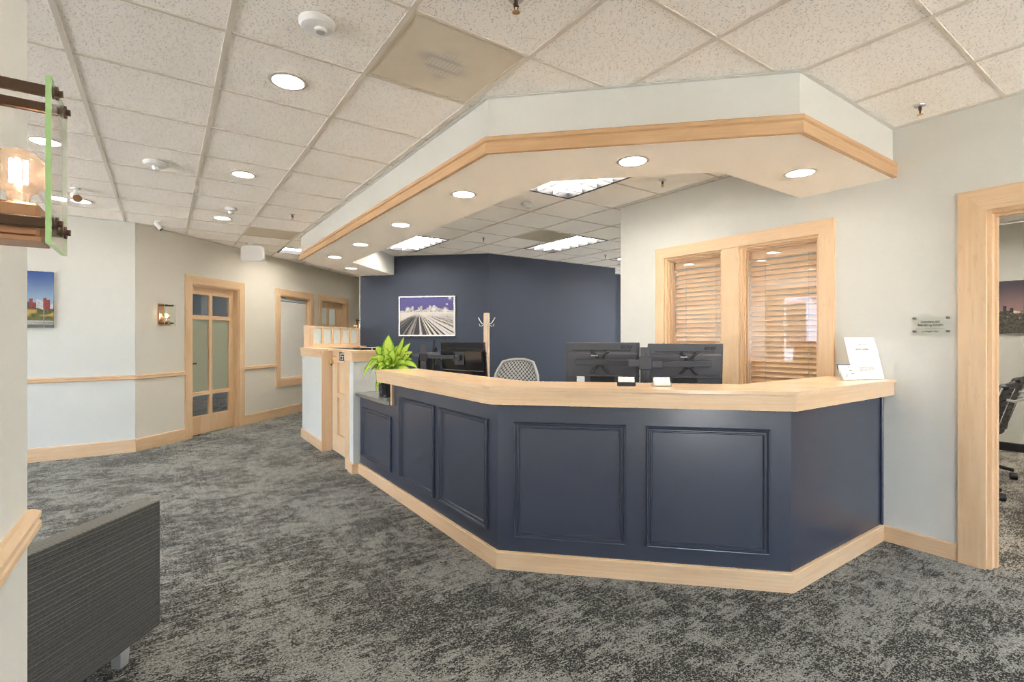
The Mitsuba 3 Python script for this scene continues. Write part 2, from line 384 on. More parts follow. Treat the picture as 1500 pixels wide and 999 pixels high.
# ------------------------------------------------------------------ plan
ZT, ZC = 2.706, 2.700             # underside of the tiles; face of the grid
ZS = 2.388                        # underside of the soffit
XL, XR, YL = -0.28, 3.915, 7.376
NV = 11.03                        # the navy wall lies on x + y = NV
FA = Frame((XL, YL), (1, 1))                       # angled cream wall
FL = Frame((XL, YL), (1, 0))                       # far left wall (s = x - XL)
FR = Frame((XR, 0), (0, -1))                       # right wall (s = -y)
FN = Frame((2.70, NV - 2.70), (1, -1))             # navy wall
FB = Frame((4.266, NV - 4.266), (1, 0))            # navy wall, right part
FG = Frame((XL, 0), (0, 1))                        # wall beside the camera (s = y)
lobby = Polygon([(XL, -3.5), (XR, -3.5), (XR, 1.255), (2.675, 1.255), (1.516, 2.414), (1.516, 7.146), (2.70, 8.33), (2.785, 8.415), (4.35, 6.85), (4.35, 12.006), (XL, YL), (-6, YL), (-6, -0.5), (-0.42, -0.5), (-0.42, 1.715), (XL, 1.715)])
office = Polygon([(2.13, 2.59), (2.885, 1.835), (XR, 1.835), (XR, 3.63), (9.9, 3.63), (9.9, 7.42), (7.15, 7.42), (7.15, 6.764), (4.266, 6.764), (3.128, 7.902), (2.13, 6.904)])
meeting = Polygon([(4.045, -2), (8.25, -2), (8.25, 3.5), (4.045, 3.5)])
soffit = Polygon([(1.516, 7.146), (1.516, 2.414), (2.675, 1.255), (XR, 1.255), (XR, 1.835), (2.885, 1.835), (2.13, 2.59), (2.13, 6.904), (3.128, 7.902), (2.70, 8.33)])
GX, GY, G = 0.846, 1.940, 0.6096
OX, OY = 3.245, 3.690

main_lights = [(0.541, 2.854), (0.541, 4.683), (0.541, 6.512), (-0.678, 4.683), (-0.678, 6.512)]
unseen_lights = [(0.541, 1.025), (0.541, -0.80), (1.760, -0.80), (2.979, -0.80), (0.541, -2.63), (1.760, -2.63), (2.979, -2.63), (3.589, -0.194), (-2.507, 2.854), (-2.507, 4.683), (-2.507, 6.512), (-4.336, 2.854), (-4.336, 4.683), (-4.336, 6.512), (2.0, 8.95), (3.25, 10.1)]
soffit_lights = [(1.795, 3.19), (1.80, 4.38), (1.805, 5.55), (1.81, 6.60), (2.30, 7.50), (2.283, 2.02), (3.32, 1.555)]
R_LENS, R_HOLE, R_TRIM = 0.078, 0.084, 0.095

# ------------------------------------------------------------------ floor and shell
struct('floor', [box(-6.2, 4.0, -0.62, 13.2, -0.12, 0), box(-0.42, 4.0, -3.7, -0.62, -0.12, 0), box(4.0, 10.2, 3.6, 13.2, -0.12, 0)], 'carpet', 'dark grey carpet heathered with off-white streaks')
obj('carpet_field', box(4.0, 10.2, -3.7, 3.6, -0.12, 0), 'meeting_carpet', 'floor', label='grey brown carpet of the meeting room')
struct('ceiling', [box(-6.2, 10.2, -0.62, 13.2, 2.78, 2.84), box(-0.42, 10.2, -3.7, -0.62, 2.78, 2.84)], 'white', 'suspended ceiling of pale speckled tiles in a thin metal grid')

def project(x, y, z):
    d = x * SY + y * CY; r = x * CY - y * SY
    return (750 + FOCAL * r / d, 496.1 - FOCAL * (z - CAM_H) / d) if d > 0.15 else (1e5, 1e5)
def in_view(poly, margin=90):
    c = list(poly.exterior.coords) + [poly.centroid.coords[0]]
    return any(-margin < a < 1500 + margin and -margin < b < 999 for a, b in (project(x, y, ZT) for x, y in c))

holes = unary_union([Point(*q).buffer(R_HOLE, 12) for q in main_lights + unseen_lights])
troffers = [(OX - G, OX, OY - 2 * G, OY), (OX + 2 * G, OX + 3 * G, OY + 2 * G, OY + 4 * G), (OX - G, OX, OY + 4 * G, OY + 6 * G), (OX + 5 * G, OX + 6 * G, OY + 2 * G, OY + 4 * G)]
far_panel = (GX + G, GX + 2 * G, GY + 10 * G, GY + 11 * G)
meet_panels = [(OX + 6 * G, OX + 7 * G, OY - 4 * G, OY - 2 * G), (OX + 3 * G, OX + 4 * G, OY - 4 * G, OY - 2 * G), (OX + 3 * G, OX + 4 * G, OY - 7 * G, OY - 5 * G)]  # last one is an unseen lamp added to brighten the room
vents_main = [(GX, GX + G, GY, GY + G), (GX, GX + G, GY + 8 * G, GY + 9 * G)]
vent_office = (OX + G, OX + 2 * G, OY + 2 * G, OY + 3 * G)
taken = unary_union([sbox(a, c, b, d) for a, b, c, d in troffers + [far_panel, vent_office] + meet_panels + vents_main])

rest = []
def lay_tiles(region, gx, gy, m_='tile'):
    x0, y0, x1, y1 = region.bounds
    for i in range(math.floor((x0 - gx) / G), math.ceil((x1 - gx) / G) + 1):
        for j in range(math.floor((y0 - gy) / G), math.ceil((y1 - gy) / G) + 1):
            cell = sbox(gx + i * G + 0.006, gy + j * G + 0.006, gx + (i + 1) * G - 0.006, gy + (j + 1) * G - 0.006)
            if taken.contains(cell.centroid) and region.contains(cell.centroid): continue
            piece = cell.intersection(region).difference(holes)
            if piece.area < 0.004: continue
            m = extrude(piece, ZT + 0.0015 * rng.random(), ZT + 0.016)
            if in_view(cell): obj('tile', m, m_, 'ceiling')
            else: rest.append(m)
def lay_grid(region, gx, gy):
    x0, y0, x1, y1 = region.bounds
    lines = [LineString([(gx + i * G, y0 - 1), (gx + i * G, y1 + 1)]) for i in range(math.ceil((x0 - gx) / G), math.floor((x1 - gx) / G) + 1)]
    lines += [LineString([(x0 - 1, gy + j * G), (x1 + 1, gy + j * G)]) for j in range(math.ceil((y0 - gy) / G), math.floor((y1 - gy) / G) + 1)]
    for k, l in enumerate(lines):
        g = l.buffer(0.0115 if abs(l.coords[0][0] - l.coords[1][0]) < 1e-6 else 0.0075, cap_style=2).intersection(region)
        for p in polys(g):
            if p.area > 0.001: obj('runner', extrude(p, ZC + (0.0004 if abs(l.coords[0][0] - l.coords[1][0]) > 1e-6 else 0), ZT + 0.006), 'runner', 'ceiling')
for region, gx, gy, m_ in ((lobby, GX, GY, 'tile'), (office, OX, OY, 'tile_plain'), (meeting, OX, OY, 'tile_plain')):
    lay_tiles(region, gx, gy, m_); lay_grid(region, gx, gy)
obj('tile_field', rest, 'tile', 'ceiling', kind='stuff')
def angle_strip(pts):
    for m in runs(pts, [(0, ZC - 0.001), (0.022, ZC - 0.001), (0.022, ZC + 0.004), (0, ZC + 0.004)]): obj('wall_angle', m, 'wall_angle', 'ceiling')
angle_strip([(-6, YL), (XL, YL), (4.35, 12.006)])
angle_strip([(XR, 1.255), (XR, -3.4)])
angle_strip([(1.516, 7.146), (1.516, 2.414), (2.675, 1.255), (XR, 1.255)][::1])
angle_strip([(3.128, 7.902), (4.266, 6.764), (7.15, 6.764)])
angle_strip([(XR, 3.63), (XR, 1.835)])

# soffit over the desk with its wooden band
sof = soffit.difference(unary_union([Point(*q).buffer(R_HOLE, 12) for q in soffit_lights]))
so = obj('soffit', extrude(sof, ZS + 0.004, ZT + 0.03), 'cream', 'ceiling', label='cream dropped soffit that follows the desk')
obj('underside', extrude(sof, ZS, ZS + 0.0039), 'soffit', so)  # paler paint than the fascia, lifting the dim underside by colour
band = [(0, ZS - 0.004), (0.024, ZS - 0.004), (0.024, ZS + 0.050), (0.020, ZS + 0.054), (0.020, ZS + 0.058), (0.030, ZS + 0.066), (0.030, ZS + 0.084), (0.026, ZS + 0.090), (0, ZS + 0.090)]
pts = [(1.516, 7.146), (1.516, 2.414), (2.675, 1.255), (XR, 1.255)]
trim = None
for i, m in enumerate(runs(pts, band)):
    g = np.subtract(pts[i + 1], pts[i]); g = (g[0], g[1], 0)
    if i == 0: trim = wood('trim_1', m, g, m='maple_shaded', label='maple band along the lower edge of the soffit', kind='structure')
    else: wood('band_board', m, g, trim, m='maple_shaded')

# ------------------------------------------------------------------ walls
ZW = ZT - 0.0006
def wall(name, fr, s0, s1, label, m='cream', t=0.12, openings=(), z1=ZW):
    p = sbox(s0, 0, s1, z1)
    for o in openings: p = p.difference(sbox(o[0], o[1], o[2], o[3]))
    return struct(name, fr.prism(p, -t, 0), m, label)
wall('wall_left', FL, -5.72, 0.0, 'pale cream wall at the far left')
wall('wall_angled', FA, 0.0, 6.55, 'cream wall set at an angle, holding a glazed door and a window', m='cream_lamplit', openings=[(0.82, -1, 1.71, 2.078), (2.69, 0.615, 3.60, 2.08), (3.98, -1, 4.92, 2.09)])
added_near_open = [(-3.0, 0.05, -1.75, 2.42)]  # unseen opening added to throw daylight on the right wall
wall('wall_near', FG, -3.5, 1.715, 'cream wall close to the camera at the left edge', t=0.14, openings=added_near_open)
wall('wall_right', FR, -3.63, 3.5, 'cream wall at the right with a wood framed window and a doorway', t=0.13, openings=[(-0.797, -1, 0.11, 2.078), (-3.063, 0.86, -1.695, 2.095)])
wall('wall_reception', FN, 0.0, 2.2147, 'navy wall behind the desk', 'navy_wall')
struct('wall_reception_end', FN.box(-0.012, 0, -0.12, 0, 0, ZW), 'cream', 'cream end of the navy wall')
wall('wall_reception_right', FB, 0.0, 2.884, 'dark navy wall behind the desk, right part', 'navy_wall')
wall('wall_corridor', Frame((6.95, 7.42), (1, 0)), 0.0, 3.1, 'navy wall of the corridor beyond', 'navy_wall')
wall('wall_corridor_end', Frame((4.35, 12.3), (0, -1)), 0.0, 5.45, 'cream wall at the end of the passage')
wall('wall_meeting_far', Frame((8.25, 3.6), (0, -1)), 0.0, 5.7, 'cream wall of the meeting room')
wall('wall_meeting_left', Frame((4.045, 3.5), (1, 0)), 0.0, 4.3, 'wall of the meeting room')
wall('wall_meeting_right', Frame((8.3, -2.0), (-1, 0)), 0.0, 4.26, 'wall of the meeting room')
FE = Frame((9.9, 7.6), (0, -1)); added_east_open = [(2.20, 0.25, 3.90, 2.55)]  # window added out of view to light the office ceiling
wall('wall_east', FE, 0.0, 4.1, 'wall at the end of the corridor with an added window', openings=added_east_open)
wall('wall_corridor_side', Frame((9.95, 3.63), (-1, 0)), 0.0, 5.9, 'side wall of the corridor', t=0.1)
# behind the camera and in the waiting area: outer walls with daylight windows
FBK = Frame((XR, -3.5), (-1, 0)); FW = Frame((-6, -0.5), (0, 1))
back_open = [(0.25, 0.05, 1.45, 2.45)]
west_open = [(0.4, 0.3, 2.5, 2.5), (2.7, 0.3, 4.8, 2.5), (5.0, 0.3, 7.5, 2.5)]
wall('wall_back', FBK, -0.14, 4.335, 'cream wall behind the camera with tall windows', openings=back_open)
wall('wall_west', FW, -0.1, 8.0, 'outer wall of the waiting area with windows', openings=west_open)
wall('wall_waiting', Frame((-0.42, -0.5), (-1, 0)), 0.0, 5.7, 'wall of the waiting area')
wn = 3
for fr, ops in ((FBK, back_open), (FW, west_open), (FE, added_east_open), (FG, added_near_open)):  # the east and near windows are added to bring in daylight
    for s0, z0, s1, z1 in ops:
        w = struct(f'window_{wn}', fr.ring(s0, s1, z0, z1, [(0, -0.09), (0, -0.03), (0.05, -0.03), (0.05, -0.09)]), 'white_metal', 'daylight window out of view')
        obj('pane', fr.box(s0 + 0.05, s1 - 0.05, -0.061, -0.06, z0 + 0.05, z1 - 0.05), 'pane', w)
        obj('mullion', fr.box((s0 + s1) / 2 - 0.025, (s0 + s1) / 2 + 0.025, -0.08, -0.04, z0, z1), 'white_metal', w)
        wn += 1
# outside the west windows: a bare tree, a facade added to dim reflections
ob = thing('added_building', 'grey blue building added outside the waiting area windows', 'building')
obj('facade', box(-10.4, -10.0, 4.0, 14.0, 0.0, 9.0), 'facade', ob)
for j in range(5):
    for k in range(3): obj('facade_window', box(-10.02, -9.985, 4.6 + j * 1.8, 5.7 + j * 1.8, 1.0 + k * 2.7, 2.6 + k * 2.7), 'black_gloss', ob)
tree = thing('bare_tree', 'bare tree outside the waiting area windows', 'tree')
def grow(p, d, l, r, k, out):
    e = p + d * l; out.append(tube([p, (p + e) / 2 + rng.normal(0, 0.03, 3) * l, e], [r, r * .85, r * .65], 6))
    if k:
        for _ in range(3):
            q = d + rng.normal(0, 0.42, 3) + np.array([0, 0, .12]); grow(p + d * l * rng.uniform(.6, 1), q / np.linalg.norm(q), l * .68, r * .58, k - 1, out)
br = []; grow(np.array([-8.2, 6.9, 0.0]), np.array([0, 0, 1.0]), 1.5, 0.09, 4, br); obj('branches', br, 'bark', tree)
# rooms behind the angled wall
struct('wall_north', [box(-6, 4.4, 13.0, 13.1, 0, 2.78), box(-6.12, -6.0, 7.5, 13.1, 0, 2.78)], 'dark_room', 'walls of the closed rooms behind the angled wall')

# baseboards
def base_prof(h=0.10, t=0.016): return [(0, 0), (t, 0), (t, h - 0.006), (t - 0.006, h), (0, h)]
def baseboard(name, pts, label, m='maple', prof=None):
    first = None
    for i, q in enumerate(runs(pts, prof or base_prof())):
        g = np.subtract(pts[i + 1], pts[i]); g = (g[0], g[1], 0)
        if first is None: first = wood(name, q, g, m=m, label=label, kind='structure')
        else: wood('board', q, g, first, m=m)
    return first
pa = lambda s: tuple(FA.pt(s, 0, 0)[:2])
baseboard('baseboard_left', [(-6, YL), (XL, YL), pa(0.71)], 'maple baseboard of the far left walls', prof=base_prof(0.15))
baseboard('baseboard_angled', [pa(1.82), pa(3.87)], 'maple baseboard between the glazed door and the far door', prof=base_prof(0.15))
baseboard('baseboard_right', [(XR, 1.30), (XR, 0.922)], 'maple baseboard between the desk and the doorway')
baseboard('baseboard_near', [(XL, -1.2), (XL, 1.715)], 'maple baseboard of the wall beside the camera')
baseboard('baseboard_meeting', [(8.25, 3.5), (8.25, -2)], 'dark baseboard of the meeting room', m='dark_base')
# chair rails
rail = lambda z, t=0.022: [(0, z), (t * 0.6, z), (t, z + 0.010), (t, z + 0.024), (t * 0.72, z + 0.030), (t, z + 0.036), (t, z + 0.048), (t * 0.4, z + 0.055), (0, z + 0.055)]
tr = None
pr_ = [(-6, YL), (XL, YL), pa(0.71)]
for i, q in enumerate(runs(pr_, rail(0.85))):
    g = np.subtract(pr_[i + 1], pr_[i]); g = (g[0], g[1], 0)
    if tr is None: tr = wood('trim_2', q, g, label='maple chair rail of the left walls', kind='structure')
    else: wood('rail_board', q, g, tr)
wood('rail_board', runs([pa(1.82), pa(2.59)], rail(0.85))[0], (1, 1, 0), tr)
wood('trim_3', runs([(XL, -1.2), (XL, 1.712)], rail(0.853, 0.027))[0], (0, 1, 0), label='maple chair rail on the wall beside the camera', kind='structure')

# ------------------------------------------------------------------ doors and windows
def casing(fr, s0, s1, z0, z1, w, t, parent, bottom=True):
    """Mitred flat casing boards around an opening (s0..s1, z0..z1)."""
    b = w if bottom else 0
    ps = [([(s0 - w, z0 - b), (s0, z0), (s0, z1), (s0 - w, z1 + w)], 'z'), ([(s0 - w, z1 + w), (s0, z1), (s1, z1), (s1 + w, z1 + w)], 's'), ([(s1, z0), (s1 + w, z0 - b), (s1 + w, z1 + w), (s1, z1)], 'z')]
    if bottom: ps.append(([(s0 - w, z0 - w), (s1 + w, z0 - w), (s1, z0), (s0, z0)], 's'))
    for q, g in ps: wood('casing_board', fr.prism(q, 0, t), fr.dir(g), parent)
def jamb(fr, s0, s1, z0, z1, depth, parent, bottom=True, t=0.018):
    """Boards lining an opening, with a stop bead."""
    for n0, n1, k in ((-depth, 0.004, t), (-depth * 0.55 - 0.02, -depth * 0.55 + 0.018, t + 0.012)):
        wood('jamb_board', fr.box(s0, s0 + k, n0, n1, z0, z1), fr.dir('z'), parent)
        wood('jamb_board', fr.box(s1 - k, s1, n0, n1, z0, z1), fr.dir('z'), parent)
        wood('jamb_board', fr.box(s0 + k, s1 - k, n0, n1, z1 - k, z1), fr.dir('s'), parent)
        if bottom: wood('jamb_board', fr.box(s0 + k, s1 - k, n0, n1, z0, z0 + k), fr.dir('s'), parent)
def empty_struct(name, label):
    k = key_of(name); labels[k] = {'label': label, 'kind': 'structure'}; return k

# door_1: glazed maple door
d1 = empty_struct('door_1', 'maple door with six glass panes beside the lit sconce')
casing(FA, 0.82, 1.71, 0.0, 2.078, 0.108, 0.022, d1, bottom=False)
jamb(FA, 0.82, 1.71, 0.0, 2.078, 0.12, d1, bottom=False)
a0, a1, n0, n1 = 0.842, 1.690, -0.115, -0.075
sg = [(a0 + 0.0, a0 + 0.012), ]
cols = [(0.872, 1.225), (1.268, 1.612)]; rows = [(0.255, 0.550), (0.588, 1.610), (1.650, 1.958)]
leaf_poly = sbox(a0, 0.008, a1, 2.055)
for c in cols:
    for r in rows: leaf_poly = leaf_poly.difference(sbox(c[0], r[0], c[1], r[1]))
lf = wood('leaf', FA.prism(leaf_poly, n0, n1), (0, 0, 1), d1)
for c in cols:
    for k, r in enumerate(rows):
        obj('glass_pane', FA.box(c[0], c[1], -0.097, -0.093, r[0], r[1]), 'frosted' if k == 1 else 'pane', lf, label='frosted green pane' if k == 1 else 'clear dark pane')
        wood('glazing_bead', FA.ring(c[0] - 0.002, c[1] + 0.002, r[0] - 0.002, r[1] + 0.002, [(0, n1), (0, n1 + 0.004), (0.010, n1 + 0.002), (0.013, -0.092)]), (0, 0, 1), lf)
hd = obj('handle', [FA.box(a0 + 0.006, a0 + 0.03, n1, n1 + 0.006, 0.90, 1.12 - 0.04), FA.box(a0 + 0.004, a0 + 0.10, n1 + 0.035, n1 + 0.052, 0.985, 1.003, 0.004), FA.put(trimesh.creation.cylinder(0.009, 0.05, sections=12, transform=trimesh.transformations.translation_matrix((a0 + 0.016, 0.994, n1 + 0.025))))], 'bronze', lf, label='bronze lever handle')

# window_1 in the angled wall, with a white blind
w1 = empty_struct('window_1', 'maple framed window with a white blind in the angled wall')
casing(FA, 2.69, 3.60, 0.615, 2.08, 0.108, 0.022, w1)
jamb(FA, 2.69, 3.60, 0.615, 2.08, 0.12, w1)
obj('pane', FA.box(2.71, 3.58, -0.112, -0.111, 0.635, 2.06), 'pane', w1)
bl = thing('window_blind', 'white slatted blind in the maple framed window between the two doors', 'window blind')
obj('head_rail', FA.box(2.725, 3.565, -0.085, -0.045, 2.005, 2.045, 0.003), 'white', bl)
def slat_mesh(fr, s0, s1, zc, n, w, t, tilt):
    m = cbox(s0, s1, -t / 2, t / 2, -w / 2, w / 2, t * 0.3)
    m.apply_transform(trimesh.transformations.rotation_matrix(math.radians(tilt), (1, 0, 0))); m.apply_translation((0, zc, n)); return fr.put(m)
for i in range(33):
    obj('slat', slat_mesh(FA, 2.728, 3.562, 0.665 + i * 0.0405, -0.065, 0.046, 0.003, 66), 'white_blind', bl)
obj('bottom_rail', FA.box(2.728, 3.562, -0.08, -0.05, 0.634, 0.652, 0.003), 'white', bl)
for s in (2.95, 3.34): obj('cord', FA.put(trimesh.creation.cylinder(0.0015, 1.36, sections=6, transform=trimesh.transformations.translation_matrix((0, 0, 0)) @ trimesh.transformations.rotation_matrix(math.pi / 2, (1, 0, 0)))).apply_translation(FA.pt(s, -0.04, 1.33)), 'white', bl)
for s, z in ((3.455, 1.235), (3.48, 1.155)): obj('cord_tassel', lathe([(0, 0), (0.008, 0.004), (0.010, 0.03), (0.004, 0.055), (0, 0.056)], 10).apply_translation(FA.pt(s, -0.03, z)), 'black', bl)

# door_2: far door with glass
d2 = empty_struct('door_2', 'maple door with small white panes at the far end of the angled wall')
casing(FA, 3.98, 4.92, 0.0, 2.09, 0.108, 0.022, d2, bottom=False)
jamb(FA, 3.98, 4.92, 0.0, 2.09, 0.12, d2, bottom=False)
cols2 = [(4.07, 4.33), (4.40, 4.66)]; rows2 = [(0.30, 0.62), (0.70, 1.53), (1.62, 1.955)]
lp = sbox(4.002, 0.008, 4.898, 2.066)
for c in cols2:
    for r in rows2: lp = lp.difference(sbox(c[0], r[0], c[1], r[1]))
lf2 = wood('leaf', FA.prism(lp, -0.115, -0.075), (0, 0, 1), d2)
for c in cols2:
    for r in rows2: obj('glass_pane', FA.box(c[0], c[1], -0.096, -0.094, r[0], r[1]), 'frosted_white', lf2)

# window_2 in the right wall: two lights with wooden blinds
w2 = empty_struct('window_2', 'wide maple window of two lights with wooden blinds beside the desk')
casing(FR, -3.063, -1.695, 0.86, 2.095, 0.098, 0.024, w2)
sm0, sm1 = -2.468, -2.312
wood('mullion', FR.box(sm0, sm1, -0.125, 0.020, 0.86, 2.095, 0.002), (0, 0, 1), w2)
for (s0, s1) in ((-3.063, sm0), (sm1, -1.695)):
    wood('jamb_board', FR.box(s0, s0 + 0.018, -0.125, 0.003, 0.86, 2.095), (0, 0, 1), w2)
    wood('jamb_board', FR.box(s1 - 0.018, s1, -0.125, 0.003, 0.86, 2.095), (0, 0, 1), w2)
    wood('jamb_board', FR.box(s0 + 0.018, s1 - 0.018, -0.125, 0.003, 2.077, 2.095), (0, 1, 0), w2)
    wood('jamb_board', FR.box(s0 + 0.018, s1 - 0.018, -0.125, 0.003, 0.86, 0.878), (0, 1, 0), w2)
    for i, (nn0, nn1, k) in enumerate(((-0.040, -0.022, 0.032), (-0.066, -0.046, 0.044))):
        wood('stop_bead', FR.ring(s0, s1, 0.86, 2.095, [(0.017, nn1), (k, nn1), (k, nn0), (0.017, nn0)]), (0, 0, 1), w2)
    obj('pane', FR.box(s0 + 0.03, s1 - 0.03, -0.0445, -0.0435, 0.875, 2.08), 'pane', w2)
for bi, (s0, s1) in enumerate(((-3.063, sm0), (sm1, -1.695))):
    b = thing('window_blind', 'wooden slatted blind in the left light of the window, behind the monitors' if bi == 0 else 'wooden slatted blind in the right light of the window, beside the check-in sign', 'window blind')
    e0, e1 = s0 + 0.024, s1 - 0.022
    wood('head_rail', FR.box(e0, e1, -0.150, -0.100, 1.990, 2.060, 0.003), (0, 1, 0), b, m='slat')
    nsl = 26
    for i in range(nsl):
        z = 0.918 + i * 0.0415
        tl = 50 + (5 if i < 2 else 0) + rng.normal(0, 1.0)
        m = slat_mesh(FR, e0, e1, z, -0.125, 0.050, 0.0035, tl)
        wood('slat', m, (0, 1, 0), b, m='slat')
    wood('bottom_rail', FR.box(e0, e1, -0.145, -0.105, 0.880, 0.897, 0.003), (0, 1, 0), b, m='slat')
    for s in (e0 + 0.14, e1 - 0.10): obj('cord', tube([FR.pt(s, -0.095, z) for z in (0.89, 1.4, 2.0)], 0.0016, 6), 'grey_plastic', b)

# door_3: cased opening at the right
d3 = empty_struct('door_3', 'maple cased doorway to the meeting room at the right edge')
casing(FR, -0.797, 0.11, 0.0, 2.078, 0.124, 0.030, d3, bottom=False)
jamb(FR, -0.797, 0.11, 0.0, 2.078, 0.13, d3, bottom=False, t=0.020)

# ------------------------------------------------------------------ light fittings
def emitter(r): return {'emitter': {'type': 'area', 'radiance': rgb(*(r * c for c in LAMP))}}
mat('lens', prin((0.8, 0.8, 0.78), 0.5))
ring_m = lathe([(R_TRIM, 0.0015), (R_TRIM, -0.001), (R_TRIM - 0.006, -0.004), (R_LENS + 0.001, -0.003), (R_LENS, 0.010), (R_LENS - 0.002, 0.022), (R_HOLE - 0.002, 0.022)], 36)
lens_m = trimesh.creation.cylinder(R_LENS - 0.001, 0.004, sections=36); 
lens_v = np.array(lens_m.vertices)
def lens_disc(r, n=36):
    a = np.arange(n) * 2 * math.pi / n
    V = np.vstack([np.stack([r * np.cos(a), r * np.sin(a), 0 * a], 1), [[0, 0, 0]]])
    return trimesh.Trimesh(V, np.array([[n, (i + 1) % n, i] for i in range(n)]), process=False)   # faces down
disc = lens_disc(R_LENS)
def downlight(x, y, z, label, group=None, glow=L_DOWN):
    t = thing('downlight', label, 'ceiling light', group)
    obj('trim_ring', moved(ring_m, x, y, z), 'ring', t, smooth=35)
    obj('lens', moved(disc, x, y, z + 0.014), 'lens', t, **emitter(glow))
main_names = ['round downlight in the tiled ceiling, nearest and largest one left of the vent', 'round downlight in the tiled ceiling, middle of the row of three', 'round downlight in the tiled ceiling, farthest of the row of three', 'round downlight in the tiled ceiling beside the glass of the near sconce', 'round downlight in the tiled ceiling just below the bullet camera at far left']
for q, l in zip(main_lights, main_names): downlight(*q, ZC - 0.001, l)
for q in unseen_lights: downlight(*q, ZC - 0.001, 'round downlight in the ceiling out of view', 'downlights out of view')
sof_names = ['downlight in the soffit above the bend of the desk, left of the louvred panel', 'second downlight of the long soffit run, counted from the bend of the desk', 'third downlight of the long soffit run, counted from the bend of the desk', 'fourth downlight of the long soffit run, last before its far corner', 'farthest downlight, in the soffit close to the navy wall', 'large downlight in the soffit above the middle of the desk', 'downlight in the soffit nearest the right wall']
for q, l in zip(soffit_lights, sof_names): downlight(*q, ZS, l, glow=L_DOWN * (0.62 if q[1] < 3 else 0.85))

FLOORM = None
def troffer(x0, x1, y0, y1, label, nx, ny, group=None):
    t = thing('louvred_light', label, 'ceiling light', group)
    outer, inner = sbox(x0 + 0.008, y0 + 0.008, x1 - 0.008, y1 - 0.008), sbox(x0 + 0.030, y0 + 0.030, x1 - 0.030, y1 - 0.030)
    obj('frame', extrude(outer.difference(inner), ZC - 0.003, ZC + 0.062), 'black', t, label='black frame')
    h = 0.05
    m = trimesh.Trimesh([(x0 + .03, y0 + .03, ZC + h), (x1 - .03, y0 + .03, ZC + h), (x1 - .03, y1 - .03, ZC + h), (x0 + .03, y1 - .03, ZC + h)], [[0, 2, 1], [0, 3, 2]], process=False)
    obj('lamp_panel', m, 'lens', t, **emitter(L_PANEL))
    for i in range(1, nx):
        x = x0 + 0.03 + (x1 - x0 - 0.06) * i / nx
        obj('blade', box(x - 0.006, x + 0.006, y0 + .03, y1 - .03, ZC + 0.002, ZC + 0.036), 'blade', t)
    for j in range(1, ny):
        y = y0 + 0.03 + (y1 - y0 - 0.06) * j / ny
        obj('blade', box(x0 + .03, x1 - .03, y - 0.006, y + 0.006, ZC + 0.003, ZC + 0.035), 'blade', t)
for b, l in zip(troffers, ['louvred fluorescent panel cut off by the soffit, nearest above the desk', 'louvred fluorescent panel next to the dark return grille', 'louvred fluorescent panel at the navy wall beside the soffit', 'louvred fluorescent panel glimpsed at the corner of the window wall']):
    troffer(*b, l, 3, 6)
troffer(*far_panel, 'small lit ceiling panel in front of the angled wall, cut off by the soffit', 1, 1)
for b, l in zip(meet_panels, ['lit ceiling panel of the meeting room, seen through the doorway', 'lit ceiling panel over the near end of the meeting table, out of view', 'added ceiling panel brightening the right of the meeting room, out of view']): troffer(*b, l, 3, 6)
troffer(2.2, 2.8, 11.0, 11.6, 'lit ceiling panel in the room behind the far door, out of view', 1, 1)

# vents
for (x0, x1, y0, y1), l in zip(vents_main, ['square perforated ceiling vent stained dark at its centre, nearest one', 'plain tan square ceiling vent near the angled wall']):
    t = thing('ceiling_vent', l, 'vent')
    obj('frame', extrude(sbox(x0 + .011, y0 + .011, x1 - .011, y1 - .011).difference(sbox(x0 + .024, y0 + .024, x1 - .024, y1 - .024)), ZC + 0.0008, ZT + 0.008), 'return_grille', t)
    m = extrude(sbox(x0 + .024, y0 + .024, x1 - .024, y1 - .024), ZT - 0.001, ZT + 0.006)
    v = np.array(m.vertices)
    if 'nearest' in l: obj('plate', m, 'vent', t, uv=np.stack([(v[:, 0] - x0) / G, (v[:, 1] - y0) / G], 1))
    else: obj('plate', m, 'return_grille', t)
x0, x1, y0, y1 = vent_office
t = thing('return_grille', 'tan square return grille in the ceiling over the office, beside a louvred panel', 'vent')
obj('frame', extrude(sbox(x0 + .011, y0 + .011, x1 - .011, y1 - .011).difference(sbox(x0 + .03, y0 + .03, x1 - .03, y1 - .03)), ZC + 0.0008, ZT + 0.02), 'return_grille', t)
for k in range(18): obj('fin', box(x0 + .03, x1 - .03, y0 + .03 + k * .0306, y0 + .033 + k * .0306, ZC + 0.002, ZT + 0.02), 'return_grille', t)
obj('backing', box(x0 + .02, x1 - .02, y0 + .02, y1 - .02, ZT + 0.021, ZT + 0.03), 'dark_room', t)

